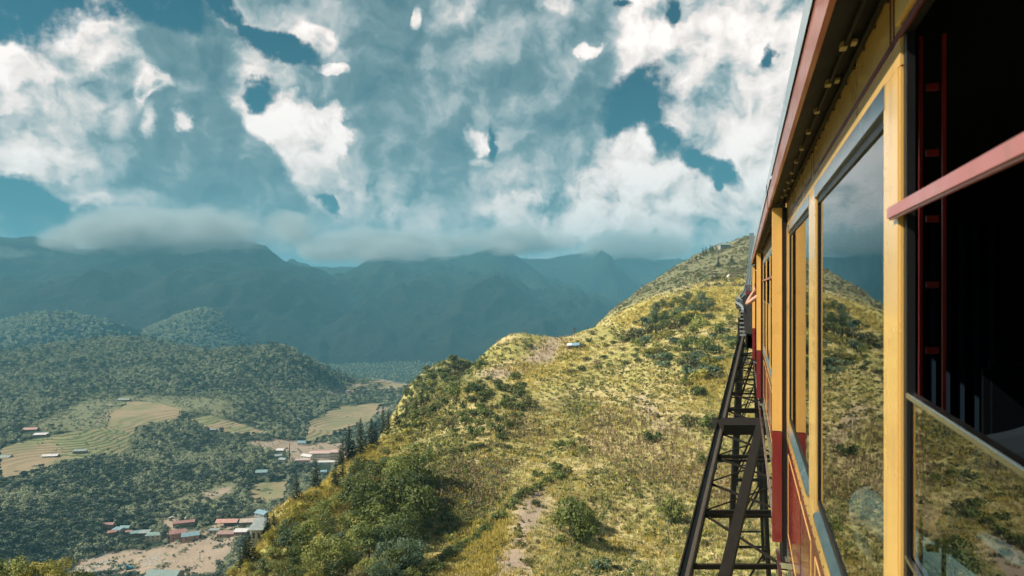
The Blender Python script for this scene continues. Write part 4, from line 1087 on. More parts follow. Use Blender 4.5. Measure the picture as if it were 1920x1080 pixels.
# ------------------------------------------------------------------ the train: outer side at u = 0.30, glass set back
U0, UG, UI, UF = .30, .312, .324, 2.72
ZT, ZF, ZS, ZB = .40, -1.42, -.96, -1.90     # window head, floor, sill, bottom of the red side
def tram_car(v0, v1, wins, label, fin=True, near=False):
    """wins: (start, end, head height, lower pane top or None, bar height or None)"""
    root = bpy.data.objects.new('tram_car', None); C.objects.link(root)
    root.location = tw(0, v0, 0); root.rotation_euler = (0, 0, -ALPHA)
    root['label'] = label; root['category'] = 'train car'; root['group'] = 'coupled cars of the tram train'
    L = v1-v0; bv = .004
    def y(v): return v-v0
    # side: frieze, posts, sill band, red side
    fz = Poly(); a = 0.0
    for (s, e, zt, zp, zb) in wins+[(v1, v1, ZT, None, None)]:
        if y(s) > a+1e-4: fz.box(U0, UI, a, y(s), ZT+.055, .655)
        if e > s: fz.box(U0, UI, y(s), y(e), zt+.055, .655)
        a = y(e)
    fz.build('frieze', M_yp, root)
    edges = [v0]+[q for w_ in wins for q in w_[:2]]+[v1]
    for a_, b_ in zip(edges[::2], edges[1::2]):
        if b_-a_ > .01:
            box('window_post', root, U0-.004, UI+.003, y(a_), y(b_), ZS-.05, ZT+.052, M_yp, bv)
    box('waist_band', root, U0-.003, UI+.002, 0, L, ZS-.17, ZS-.052, M_yp, bv)
    sp = box('side_panel', root, U0+.001, UI, 0, L, ZB, ZS-.172, M_rp)
    cl = Poly()
    for (s, e, *_r) in wins:
        a_, b_ = y(s)-.06, y(e)+.06; z0, z1 = ZB+.10, ZS-.25
        for q in ((a_, b_, z1-.008, z1), (a_, b_, z0, z0+.008), (a_, a_+.012, z0, z1), (b_-.012, b_, z0, z1)): cl.box(U0-.0015, U0+.003, *q)
    cl.build('side_pinstripe', M_cream, root)
    fs = Poly()
    for (s, e, *_r) in wins:
        a_, b_ = y(s)-.10, y(e)+.10
        for q in ((a_, b_, .510, .527), (a_, a_+.01, .526, .648), (b_-.01, b_, .526, .648)): fs.box(U0-.0015, U0+.003, *q)
    fs.build('frieze_pinstripe', M_stripe, root)
    box('skirt', root, U0+.006, U0+.05, 0, L, ZB-.26, ZB-.002, M_skirt, .003)
    Poly().bar((U0-.07, .05, ZB-.05), (U0-.07, L-.06, ZB-.05), .022).box(U0-.07, U0+.01, .3, .33, ZB-.07, ZB-.03).box(U0-.07, U0+.01, L-.35, L-.32, ZB-.07, ZB-.03).build('foot_rail', M_steel, root)
    rv = Poly()
    for zz_, yy_ in [(ZS-.145, .12), (ZB+.03, .12), (.628, .12)]:
        k_ = yy_
        while k_ < L: rv.box(U0-.0065, U0+.001, k_-.004, k_+.004, zz_-.004, zz_+.004); k_ += .16
    rv.build('rivet', M_ironlit, root, kind='stuff')
    for k_ in np.arange(1.1, L-.5, 1.9): box('panel_seam', root, U0-.0005, U0+.002, k_, k_+.006, ZB, ZS-.174, M_rubber)
    # windows
    for (s, e, zt, zp, zb) in wins:
        a_, b_ = y(s), y(e)
        w = Poly()
        g_ = .028
        for q in ((a_, a_+g_, ZS, zt), (b_-g_, b_, ZS, zt), (a_+g_, b_-g_, zt-g_, zt), (a_+g_, b_-g_, ZS, ZS+g_)): w.box(U0+.006, UG+.009, *q)
        wf = w.build('window', M_rubber, root)
        t_ = Poly()
        t_.box(U0-.006, U0+.02, a_-.02, b_+.02, zt, zt+.052).build('trim', M_steel if not near or s > 1 else M_cream, wf)
        Poly().quad((U0-.012, a_-.01, ZS-.05), (UG+.01, a_-.01, ZS), (UG+.01, b_+.01, ZS), (U0-.012, b_+.01, ZS-.05)).quad((U0-.012, a_-.01, ZS-.05), (U0-.012, b_+.01, ZS-.05), (U0-.012, b_+.01, ZS-.062), (U0-.012, a_-.01, ZS-.062)).build('sill', M_steel, wf)
        top = zp if zp is not None else zt-g_
        box('pane', wf, UG, UG+.005, a_+g_, b_-g_, ZS+g_, top, M_glass)
        if zp is not None: box('pane_rail', wf, UG-.008, UG+.012, a_+g_, b_-g_, zp, zp+.012, M_steel, .002)
        elif near:
            pass
        if zb is not None: box('guard_bar', root, U0-.018, U0-.004, a_-.04, b_+.04, zb-.014, zb+.014, M_pink, .004)
    # roof: soffit, red fascia, pale sheet above
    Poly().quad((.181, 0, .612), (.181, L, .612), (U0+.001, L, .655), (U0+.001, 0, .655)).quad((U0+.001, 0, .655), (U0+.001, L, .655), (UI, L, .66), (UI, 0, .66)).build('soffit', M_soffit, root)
    sl = 0.45
    while sl < L-.2:
        for uu, ww in ((.235, .012),) if int(sl*10) % 3 else ((.235, .012), (.262, .008)):
            Poly().box(uu-.002, uu+ww+.003, sl, sl+.035, .618 if uu < .25 else .628, .636).build('soffit_clip', M_brass, root)
        sl += .34
    Poly().bar((.245, 0, .624), (.245, L, .624), .008).bar((.29, 0, .64), (.29, L, .64), .012).build('soffit_rib', M_soffit, root)
    box('fascia', root, .168, .182, 0, L, .60, .725, M_fascia, .003)
    rf = Poly(); n = 10; prev = None
    prof = [(.162, .725), (.160, .80), (.19, .845), (.30, .90), (.6, 1.0), (1.1, 1.09), (1.5, 1.11), (1.9, 1.09), (2.4, 1.0), (2.72, .90), (2.84, .73)]
    for (a_, b_), (c_, d_) in zip(prof[:-1], prof[1:]): rf.quad((a_, 0, b_), (c_, 0, d_), (c_, L, d_), (a_, L, b_))
    rf.build('roof', M_roof, root)
    # inside
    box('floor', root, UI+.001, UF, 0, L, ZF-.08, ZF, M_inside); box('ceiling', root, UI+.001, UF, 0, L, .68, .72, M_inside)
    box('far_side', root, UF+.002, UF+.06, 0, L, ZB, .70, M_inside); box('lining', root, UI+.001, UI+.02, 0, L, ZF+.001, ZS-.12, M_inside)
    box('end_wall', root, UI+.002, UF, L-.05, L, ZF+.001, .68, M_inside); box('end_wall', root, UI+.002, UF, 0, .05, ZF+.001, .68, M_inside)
    for k in range(int((L-.6)/.9)):
        yk = .5+k*.9
        st_ = box('seat', root, 1.2, 2.1, yk, yk+.42, ZF+.38, ZF+.48, M_seat, .02)
        box('seat_back', st_, 1.2, 2.1, yk, yk+.10, ZF+.45, ZF+1.02, M_seat, .03)
    if fin:
        f_ = Poly().box(.196, .266, L-.035, L+.03, ZS-.11, .60).build('end_pillar', M_yp, root, .004)
        Poly().box(.196, .266, L-.035, L+.03, ZB+.0, ZS-.112).build('pillar_foot', M_rp, f_, .004)
        box('pillar_seal', f_, .267, .299, L-.03, L+.02, ZB-.1, .60, M_rubber)
    return root
carA = tram_car(-2.6, 5.50, [(-1.6, -.2, .54, -.22, .155), (-.05, 1.57, .54, -.22, .155), (1.725, 3.30, ZT, None, None), (3.61, 5.30, ZT, None, None)], 'yellow and red tram car beside the camera with its nearest window dropped open', near=True)
carB = tram_car(5.66, 12.5, [(6.0, 7.6, ZT, -.22, .12), (7.75, 9.0, ZT, -.22, .12), (9.15, 10.5, ZT, -.22, .12), (10.7, 12.2, ZT, -.22, .12)], 'second yellow and red tram car with two dark open windows crossed by pink bars')
carC = tram_car(12.66, 19.3, [(12.95, 14.4, ZT, -.42, None), (14.6, 16.3, ZT, -.42, None), (16.5, 18.9, ZT, -.42, None)], 'farthest yellow tram car, where a passenger leans both arms out')
# red ladder-like window guides and pleated curtain inside the nearest car
def inA(v): return v+2.6
gd = Poly()
for uu in (.378, .424): gd.box(uu, uu+.007, inA(1.775), inA(1.785), -.72, .575)
gd.build('window_guide', M_redrod, carA)
for k in range(8): box('guide_catch', carA, .392, .417, inA(1.776), inA(1.784), -.60+k*.15, -.585+k*.15, M_redrod)
cu = Poly()
for k in range(26):
    a_ = .1+k*.28
    cu.quad((2.70, a_, -.6), (2.64, a_+.07, -.6), (2.64, a_+.07, .5), (2.70, a_, .5)).quad((2.64, a_+.07, -.6), (2.70, a_+.14, -.6), (2.70, a_+.14, .5), (2.64, a_+.07, .5))
cu.build('curtain', M_curtain, carA)
cu = Poly()
for k in range(12):
    a_ = .62+k*.085
    cu.quad((a_, 8.02, -1.0), (a_+.03, 7.98, -1.0), (a_+.03, 7.98, .45), (a_, 8.02, .45)).quad((a_+.03, 7.98, -1.0), (a_+.07, 8.02, -1.0), (a_+.07, 8.02, .45), (a_+.03, 7.98, .45))
cu.build('curtain', M_curtain, carA)
Poly().bar((.306, inA(-.02), -.535), (.306, inA(1.54), -.535), .008).build('inner_rail', M_steel, carA)

# ------------------------------------------------------------------ people
def skin_fig(name, joints, bones, par, m, sub=2, root_i=0, **p):
    me = bpy.data.meshes.new(name); me.from_pydata([j[:3] for j in joints], bones, []); me.update()
    o = add(name, me, m, par, **p)
    o.modifiers.new('skin', 'SKIN')
    sv = me.skin_vertices[0].data
    for i, j in enumerate(joints):
        sv[i].radius = (j[3], j[4] if len(j) > 4 else j[3]); sv[i].use_root = (i == root_i)
    s = o.modifiers.new('sub', 'SUBSURF'); s.levels = sub; s.render_levels = sub
    return o
M_skin = simple('skin', (.50, .27, .19), .5, spec=.3, var=.08, scale=20)
M_hair = simple('dark_hair', (.02, .015, .012), .6)
M_denim = simple('pale_denim', (.36, .47, .50), .85, spec=.1, var=.25, scale=14, bump_s=.6)
M_tshirt = simple('dark_shirt', (.03, .035, .045), .8, spec=.1)
M_shirt2 = simple('pink_top', (.45, .22, .20), .8, spec=.1)
M_straw = simple('straw_hat', (.52, .42, .26), .8, spec=.1)
def hand(par, w, d, up, m, curl=.9, s=1.0):
    """palm and five separate bent fingers; w wrist, d pointing direction, up the back of the hand"""
    w = Vector(w); d = Vector(d).normalized(); up = Vector(up); side = d.cross(up).normalized(); up = side.cross(d)
    J = [(*w, .024*s, .017*s), (*(w+d*.05*s), .032*s, .014*s), (*(w+d*.088*s), .034*s, .012*s)]; B = [(0, 1), (1, 2)]
    po = skin_fig('hand', J, B, par, m)
    for k, (off, ln) in enumerate(((-.030, .062), (-.010, .075), (.011, .070), (.030, .054))):
        a = w+d*.078*s+side*off*s; p1 = a+d*ln*.5*s; c1 = (d*math.cos(curl*.6)-up*math.sin(curl*.6)); p2 = p1+c1*ln*.35*s; c2 = (d*math.cos(curl*1.4)-up*math.sin(curl*1.4)); p3 = p2+c2*ln*.3*s
        skin_fig('finger', [(*a, .0095*s), (*p1, .0088*s), (*p2, .008*s), (*p3, .0065*s)], [(0, 1), (1, 2), (2, 3)], po, m, 1)
    a = w+d*.03*s-side*.022*s; p1 = a+(d*.6-side*.8)*.035*s; p2 = p1+(d*.85-side*.3-up*.3)*.032*s
    skin_fig('thumb', [(*a, .012*s), (*p1, .010*s), (*p2, .0075*s)], [(0, 1), (1, 2)], po, m, 1)
    return po
def person_root(u, v, z, label):
    r_ = bpy.data.objects.new('person', None); C.objects.link(r_); r_.location = tw(u, v, z); r_.rotation_euler = (0, 0, -ALPHA)
    r_['label'] = label; r_['category'] = 'person'; return r_
# passenger leaning out of the far car, holding a camera (coordinates: x right of the line, y along, z up from the floor)
pr = person_root(0, 15.3, ZF, 'passenger leaning bare arms out of the far car window to take a picture')
body = [(.62, .05, .92, .15, .12), (.60, .05, 1.12, .14, .11), (.55, .03, 1.32, .17, .12), (.48, .0, 1.44, .07, .07), (.44, -.02, 1.50, .055, .055), (.40, -.03, 1.60, .085, .10), (.39, -.03, 1.70, .075, .09),
        (.44, -.17, 1.36, .06), (.20, -.14, 1.20, .048), (.035, -.10, 1.07, .042), (.11, -.08, 1.22, .036), (.19, -.05, 1.36, .026),
        (.50, .20, 1.37, .06), (.28, .22, 1.24, .048), (.12, .20, 1.13, .042), (.17, .14, 1.27, .036), (.23, .08, 1.39, .026),
        (.66, -.08, .80, .09), (.68, -.09, .46, .065), (.70, -.10, .09, .04), (.64, -.16, .04, .035), (.64, .18, .80, .09), (.68, .19, .46, .065), (.72, .19, .09, .04), (.66, .13, .04, .035)]
bones = [(0, 1), (1, 2), (2, 3), (3, 4), (4, 5), (5, 6), (2, 7), (7, 8), (8, 9), (9, 10), (10, 11), (2, 12), (12, 13), (13, 14), (14, 15), (15, 16), (0, 17), (17, 18), (18, 19), (19, 20), (0, 21), (21, 22), (22, 23), (23, 24)]
skin_fig('body', body, bones, pr, M_skin)
skin_fig('top', [(.62, .05, .90, .165, .135), (.60, .05, 1.12, .155, .125), (.55, .03, 1.30, .185, .135), (.50, .01, 1.38, .12, .11)], [(0, 1), (1, 2), (2, 3)], pr, M_shirt2)
skin_fig('trousers', [(.62, .05, .93, .17, .14), (.66, -.08, .78, .105), (.68, -.09, .46, .08), (.70, -.10, .12, .06), (.64, .18, .78, .105), (.68, .19, .46, .08), (.72, .19, .12, .06)], [(0, 1), (1, 2), (2, 3), (0, 4), (4, 5), (5, 6)], pr, M_tshirt)
skin_fig('hair', [(.415, -.02, 1.66, .092, .10), (.42, -.01, 1.74, .082, .09)], [(0, 1)], pr, M_hair)
hb = bmesh.new(); bmesh.ops.create_cone(hb, cap_ends=True, segments=24, radius1=.19, radius2=.18, depth=.012); bmesh.ops.create_cone(hb, cap_ends=True, segments=24, radius1=.10, radius2=.085, depth=.10, matrix=Matrix.Translation((0, 0, .05)))
me = bpy.data.meshes.new('straw_hat'); hb.to_mesh(me); hb.free(); ho = add('hat', me, M_straw, pr); ho.location = (.40, -.03, 1.765); ho.rotation_euler = (0, .15, 0)
for sx_ in (-1, 1):
    skin_fig('eye', [(.335, -.10+sx_*.03, 1.66, .011), (.330, -.105+sx_*.03, 1.66, .008)], [(0, 1)], pr, M_rubber, 1)
skin_fig('nose', [(.33, -.10, 1.665, .010), (.305, -.115, 1.635, .015)], [(0, 1)], pr, M_skin, 1)
hand(pr, (.19, -.05, 1.36), (.15, .1, 1), (-1, -.3, 0), M_skin, 1.3)
hand(pr, (.23, .08, 1.39), (.05, -.2, 1), (-1, .3, 0), M_skin, 1.3)
ph = Poly().box(.20, .215, -.08, .07, 1.42, 1.52).build('phone', M_rubber, None, .004); ph.location = tw(0, 15.3, ZF); ph.rotation_euler = (0, 0, -ALPHA); ph['label'] = 'small dark phone held up by the leaning passenger'; ph['category'] = 'phone'
# passenger seated behind the glass of the nearest car, pale denim over the knee
pr = person_root(-.08, 2.56, ZF, 'seated passenger in pale denim whose knee shows through the nearest glass')
body = [(.86, -.62, .50, .15, .12), (.86, -.66, .75, .14, .11), (.86, -.62, 1.00, .17, .12), (.86, -.60, 1.13, .06, .06), (.86, -.57, 1.26, .085, .10), (.86, -.57, 1.34, .075, .09),
        (.66, -.62, 1.02, .06), (.60, -.50, .78, .045), (.62, -.20, .74, .034), (1.06, -.62, 1.02, .06), (1.10, -.50, .78, .045), (1.0, -.22, .74, .034),
        (.74, -.35, .56, .09), (.57, .36, .57, .065), (.60, .34, .32, .05), (.62, .28, .07, .035), (.62, .42, .03, .03), (.98, -.35, .54, .09), (1.0, .05, .54, .065), (1.0, .06, .30, .05), (1.0, .06, .07, .035), (1.0, .20, .03, .03)]
bones = [(0, 1), (1, 2), (2, 3), (3, 4), (4, 5), (2, 6), (6, 7), (7, 8), (2, 9), (9, 10), (10, 11), (0, 12), (12, 13), (13, 14), (14, 15), (15, 16), (0, 17), (17, 18), (18, 19), (19, 20), (20, 21)]
skin_fig('body', body, bones, pr, M_tshirt)
skin_fig('jeans', [(.86, -.60, .52, .16, .13), (.74, -.30, .60, .125), (.62, .06, .60, .10), (.55, .40, .585, .105, .10), (.57, .48, .42, .075), (.58, .46, .10, .06), (.98, -.35, .54, .11), (1.0, .05, .54, .085), (1.0, .07, .30, .07), (1.0, .07, .10, .055)],
         [(0, 1), (1, 2), (2, 3), (3, 4), (4, 5), (0, 6), (6, 7), (7, 8), (8, 9)], pr, M_denim)
skin_fig('forearm', [(.60, -.50, .78, .046), (.55, .0, .72, .038), (.54, .22, .71, .028)], [(0, 1), (1, 2)], pr, M_skin)
hand(pr, (.54, .22, .71), (.1, 1, -.15), (0, 0, 1), M_skin, .7)

# ------------------------------------------------------------------ trestle and track
tr = bpy.data.objects.new('steel_trestle', None); C.objects.link(tr); tr['label'] = 'dark steel trestle with a leaning leg and cross braces under the tram'; tr['category'] = 'trestle'
def at(px, py, Y): return Vector(W(px, py, Y))
A0, A1 = at(1396, 612, 60), at(1285, 1080, 24)
def leg(t): return A0+(A1-A0)*t
def leg_y(py):
    for k in range(4000):
        t = k/3000
        p = leg(t)
        if 540-F*p.z/p.y >= py: return p
    return p
Aend = leg(1.22)
Poly().bar(A0, Aend, .28, .28).build('leg', M_ironlit, tr)
Poly().bar(A0+Vector((-.19, 0, .08)), Aend+Vector((-.19, 0, .08)), .05, .42).build('leg_flange', M_iron, tr)
Poly().bar(A0+Vector((.19, 0, .0)), Aend+Vector((.19, 0, .0)), .05, .42).build('leg_flange', M_iron, tr)
ft = Aend; gz = ground(ft.x, ft.y)
Poly().bar(ft, (ft.x-.6, ft.y-.5, gz-1), .5).build('lower_leg', M_iron, tr)
Poly().box(ft.x-1.4, ft.x+.4, ft.y-1.4, ft.y+.6, gz-1.5, gz+.8).build('footing', simple('old_concrete', (.34, .32, .29), .9, spec=.1), tr)
B0, B1 = at(1419, 826, 27), at(1355, 1100, 18)
Bd = (B1-B0).normalized()
Poly().bar(B0-Bd*2, B1+Bd*3, .30, .28).build('inner_leg', M_iron, tr)
bt = B1+Bd*3; gz = ground(bt.x, bt.y)
Poly().bar(bt, (bt.x-.3, bt.y, gz-1), .45).build('lower_leg', M_iron, tr)
inner = []                                    # far chord, mostly behind the cars
rows = [632, 648, 666, 690, 712, 738, 768, 812, 856, 905, 960, 1062]
for i, py in enumerate(rows):
    p = leg_y(py); e = p+Vector((2.9+.6*math.cos(ALPHA), 0, 0)); inner.append((p, e))
    w_ = .09 if py < 760 else .15
    if py != 905: Poly().bar(p, e, w_, w_*1.1).build('cross_beam', M_iron, tr)
    if py in (856, 960, 738): Poly().bar(p+Vector((0, .4, -.30)), e+Vector((0, .4, -.30)), w_*.8).build('cross_beam', M_iron, tr)
for (p, e), (p2, e2) in zip(inner[:-1], inner[1:]):
    Poly().bar(p, e2, .06, .09).bar(p+Vector((0, .18, 0)), e2+Vector((0, .18, 0)), .05).build('diagonal_brace', M_iron, tr)
    if p.y > 30: Poly().bar(p2, e, .05).build('diagonal_brace', M_iron, tr)
Poly().bar(inner[0][1], inner[-1][1], .3).build('inner_chord', M_iron, tr)
p = leg_y(812); q2 = leg_y(768)
Poly().box(p.x+.15, p.x+3.4, p.y-.3, p.y+1.8, p.z, q2.z-.15).build('service_box', M_iron, tr)
Poly().bar(A0+Vector((0, 0, .3)), A0+Vector((0, 0, -.3)), .5).build('leg_cap', M_galv, tr)
# outer thin stay left of the leg
Poly().bar(at(1389, 606, 60), at(1366, 770, 47), .14).build('stay', M_iron, tr)
# far supports of the viaduct
for k, (px, Y) in enumerate([(1404, 74), (1402, 110), (1402, 160), (1403, 210)]):
    c_ = at(px, 560, Y); c_.z = -3.2; gz = ground(c_.x, c_.y)
    s_ = bpy.data.objects.new('viaduct_support', None); C.objects.link(s_); s_.location = (c_.x, c_.y, gz); s_['category'] = 'pier'
    s_['label'] = 'dark steel viaduct support, number of braces small, %s under the distant deck' % ('nearest', 'second', 'third', 'farthest')[k]
    H_ = -3.2-gz
    for sx_ in (-1, 1): Poly().bar((sx_*2.6, 0, -1), (sx_*.9, 0, H_), .4).build('leg', M_iron, s_)
    for j in range(5):
        z_ = H_*(.12+.2*j); w_ = 2.6-1.7*z_/H_; z2 = H_*(.12+.2*(j+1)) if j < 4 else H_; w2_ = 2.6-1.7*z2/H_
        Poly().bar((-w_, 0, z_), (w_, 0, z_), .22).bar((-w_, 0, z_), (w2_, 0, z2), .16).build('cross_brace', M_iron, s_)
# walkway deck curving out left beyond the train
wk = bpy.data.objects.new('viaduct_deck', None); C.objects.link(wk); wk['label'] = 'dark viaduct deck with pale edge beam curving out beyond the train'; wk['category'] = 'viaduct'
path = [(.1, 42), (-.05, 60), (-.12, 78), (-.25, 96), (-.7, 112), (-1.3, 124), (-1.55, 134), (-1.5, 146), (-1.2, 162), (-.6, 190), (-.2, 240)]
dk = Poly(); eb = Poly(); rl = Poly(); tie = Poly()
for (u1, v1_), (u2, v2_) in zip(path[:-1], path[1:]):
    dk.quad(tw(u1, v1_, -2.66), tw(u2, v2_, -2.66), tw(3.4, v2_, -2.66), tw(3.4, v1_, -2.66)).quad(tw(u1, v1_, -3.5), tw(u2, v2_, -3.5), tw(u2, v2_, -2.66), tw(u1, v1_, -2.66)).quad(tw(u1, v1_, -3.5), tw(3.4, v1_, -3.5), tw(3.4, v2_, -3.5), tw(u2, v2_, -3.5))
    if v1_ > 70: eb.bar(tw(u1-.05, v1_, -2.5), tw(u2-.05, v2_, -2.5), .22, .3)
    if v1_ > 90:
        rl.bar(tw(u1-.05, v1_, -1.6), tw(u2-.05, v2_, -1.6), .07)
        for f_ in (0, .5): uu = u1+(u2-u1)*f_; vv = v1_+(v2_-v1_)*f_; rl.bar(tw(uu-.05, vv, -2.5), tw(uu-.05, vv, -1.6), .06)
dk.build('deck', M_iron, wk); eb.build('edge_beam', M_galv, wk); rl.build('railing', M_galv, wk)
for k in range(9):
    v_ = 46+k*k*.75+k*3; u_ = np.interp(v_, [a[1] for a in path], [a[0] for a in path])
    Poly().bar(tw(u_-.35, v_, -3.0), tw(2.5, v_, -3.0), .16, .12).build('step_beam', M_galv, wk)
# track climbing the hill beyond
prof = [(240, 1.5, -2.4), (330, 2.0, -2.3), (430, 2.6, -1.0), (520, 3.4, 3.0), (620, 5.0, 10.5), (740, 6.6, 26), (860, 8.0, 47), (960, 9.0, 66), (1025, 9.6, 78)]
tk = bpy.data.objects.new('hill_track', None); C.objects.link(tk); tk['label'] = 'pale straight tram track climbing to the hilltop station'; tk['category'] = 'track'
bed = Poly(); r1 = Poly(); sd = Poly()
for (a_, u1, z1), (b_, u2, z2) in zip(prof[:-1], prof[1:]):
    p1 = tw(u1, a_, z1); p2 = tw(u2, b_, z2); n_ = Vector((math.cos(ALPHA), -math.sin(ALPHA), 0))
    bed.quad(p1-n_*3.0, p1+n_*3.0, p2+n_*3.0, p2-n_*3.0).quad(p1-n_*3.0, p2-n_*3.0, p2-n_*3.4-Vector((0, 0, 7)), p1-n_*3.4-Vector((0, 0, 7)))
    for o_ in (-2.9, -.8, .8, 2.9): r1.bar(p1+n_*o_+Vector((0, 0, .25)), p2+n_*o_+Vector((0, 0, .25)), .30 if abs(o_) > 2 else .22)
bed.build('track_bed', simple('track_concrete', (.10, .115, .105), .9, spec=.05), tk); r1.build('rail', M_galv, tk)
# distant red tram on that track
dt = bpy.data.objects.new('distant_tram', None); C.objects.link(dt); dt.location = tw(1.55, 215, -2.45); dt.rotation_euler = (0, 0, -ALPHA); dt['label'] = 'small red tram coming the other way on the far deck'; dt['category'] = 'tram'
box('body', dt, -1.25, 1.25, 0, 9, .4, 1.6, M_rp, .05); box('roof', dt, -1.35, 1.35, -.1, 9.1, 3.0, 3.25, M_rp, .08)
for u_ in (-1.2, -.4, .4, 1.15): box('post', dt, u_-.06, u_+.06, 0, .1, 1.6, 3.0, M_pink)
for v_ in np.linspace(0, 8.9, 7): box('post', dt, -1.24, -1.16, v_, v_+.1, 1.6, 3.0, M_pink)
box('windscreen', dt, -1.14, 1.1, .03, .06, 1.6, 3.0, M_glass); box('bumper', dt, -1.0, 1.0, -.15, 0, .2, .5, M_iron)

# ------------------------------------------------------------------ village houses
def rooftin(name, col, rough=.5):
    m, q, out = mat(name)
    pos = q.new('ShaderNodeTexCoord').outputs['Object']
    n1 = q.noise(pos, .5, 5, .65); x, y, z = q.sep(pos)
    wv = q.m('SINE', x*14.0)
    c = q.mix(q.ss(n1, .35, .7), [v*.75 for v in col], col)
    c = q.mix(q.ss(n1, .60, .72)*.5, c, (.20, .12, .08))
    pbsdf(q, out, c, rough, 0, .35, 0, bump=wv, bump_s=.5, bump_d=.03)
    return m
RF = {'red': rooftin('red_roof', (.33, .17, .15)), 'orange': rooftin('orange_roof', (.38, .19, .14)), 'blue': rooftin('blue_roof', (.20, .31, .36)), 'teal': rooftin('teal_roof', (.20, .30, .30)),
      'grey': rooftin('grey_roof', (.27, .30, .29)), 'tan': rooftin('tan_roof', (.46, .36, .30)), 'salmon': rooftin('salmon_roof', (.50, .27, .22)), 'white': rooftin('white_roof', (.62, .58, .57)),
      'green': rooftin('green_grey_roof', (.20, .27, .25)), 'dusty': rooftin('dusty_red_roof', (.36, .22, .19)), 'pink': rooftin('pale_pink_roof', (.56, .38, .34))}
WL = {'brown': simple('brown_wall', (.20, .15, .11), .9, scale=1), 'cream': simple('cream_wall', (.46, .38, .28), .9, scale=1), 'grey': simple('grey_wall', (.28, .28, .26), .9, scale=1), 'brick': simple('brick_wall', (.34, .20, .15), .9, scale=1),
      'white': simple('white_wall', (.58, .54, .50), .9, scale=1), 'green': simple('pale_green_wall', (.34, .40, .34), .9, scale=1)}
M_win = simple('dark_window', (.02, .025, .03), .25, spec=.5)
M_frame = simple('window_frame', (.5, .48, .44), .7)
M_wood = simple('weathered_wood', (.14, .10, .07), .9, scale=2)
def house(px, py, wpx, dm, hm, rot, roof, wall, label, style='gable', storeys=1, nwin=2, name='house', p=None, pitch=.42, cat='house', lift=0):
    p = p or pick(px, py)
    if py > 930: wpx *= 1.12; hm *= 1.15
    Y = p.y; w = wpx*Y/F; r_ = bpy.data.objects.new(name, None); C.objects.link(r_)
    r_.location = p+Vector((0, 0, lift)); r_.rotation_euler = (0, 0, R(rot)); r_['label'] = label; r_['category'] = cat
    hw, hd = w/2, dm/2; H_ = hm
    if style != 'open':
        wl = Poly().box(-hw, hw, -hd, hd, -3, H_)
        if style == 'gable':
            rz_ = hd*pitch*2*.5
            wl.quad((-hw, -hd, H_), (-hw, hd, H_), (-hw, 0, H_+hd*pitch)).quad((hw, hd, H_), (hw, -hd, H_), (hw, 0, H_+hd*pitch))
        wl.build('wall', WL[wall], r_)
    else:
        for sx in (-1, 0, 1):
            for sy in (-1, 1): Poly().box(sx*hw*.92-.12, sx*hw*.92+.12, sy*hd*.9-.12, sy*hd*.9+.12, -3, H_).build('post', M_wood, r_)
        Poly().box(-hw*.9, hw*.9, hd*.85, hd*.9, -3, H_*.8).build('wall', WL[wall], r_)
    ov = .6; e = hd+ov; x_ = hw+ov
    rf = Poly()
    if style in ('gable', 'open'):
        zr = H_+hd*pitch+.06; ze = H_-ov*pitch+.06
        for s in (-1, 1):
            a, b, c, d = (-x_, s*e, ze), (x_, s*e, ze), (x_, 0, zr), (-x_, 0, zr)
            up = Vector((0, 0, .14))
            rf.quad(a, b, c, d) if s < 0 else rf.quad(b, a, d, c)
            rf.quad(*[tuple(Vector(k)+up) for k in ((a, b, c, d) if s < 0 else (b, a, d, c))])
            rf.quad(a, b, tuple(Vector(b)+up), tuple(Vector(a)+up))
            for xx in (-x_, x_): rf.quad((xx, s*e, ze), (xx, 0, zr), (xx, 0, zr+.14), (xx, s*e, ze+.14))
    elif style == 'shed':
        z0, z1 = H_+.05, H_+dm*.16+.05
        rf.v += [(-x_, -e, z0), (x_, -e, z0), (x_, e, z1), (-x_, e, z1), (-x_, -e, z0+.15), (x_, -e, z0+.15), (x_, e, z1+.15), (-x_, e, z1+.15)]
        rf.f += [[0, 3, 2, 1], [4, 5, 6, 7], [0, 1, 5, 4], [1, 2, 6, 5], [2, 3, 7, 6], [3, 0, 4, 7]]
    elif style == 'flat':
        rf.box(-x_, x_, -e, e, H_+.02, H_+.35)
    elif style == 'hip':
        zr = H_+hd*pitch
        q_ = [(-x_, -e, H_), (x_, -e, H_), (x_, e, H_), (-x_, e, H_)]; a, b = (-hw*.55, 0, zr), (hw*.55, 0, zr)
        rf.quad(q_[0], q_[1], b, a).quad(q_[1], q_[2], b).quad(q_[2], q_[3], a, b).quad(q_[3], q_[0], a).quad(*q_[::-1])
    rf.build('roof', RF[roof], r_)
    if style != 'open':
        for st in range(storeys):
            zc_ = H_/storeys*(st+.55)
            for k in range(nwin):
                xc = -hw+w*(k+.5)/nwin; ww = min(1.1, w/nwin*.55)*.5; wh = min(.75, H_/storeys*.26)
                f_ = Poly().box(xc-ww-.08, xc+ww+.08, -hd-.05, -hd+.02, zc_-wh-.08, zc_+wh+.08).build('window', M_frame, r_)
                Poly().box(xc-ww, xc+ww, -hd-.08, -hd-.04, zc_-wh, zc_+wh).build('pane', M_win, f_)
        Poly().box(-hw-.04, -hw+.02, -.5, .5, 0, 2.0).build('door', M_wood, r_)
    return r_
for a in HOUSES:
    b = list(a); lab = b.pop(8); house(*b[:8], lab, *b[8:])
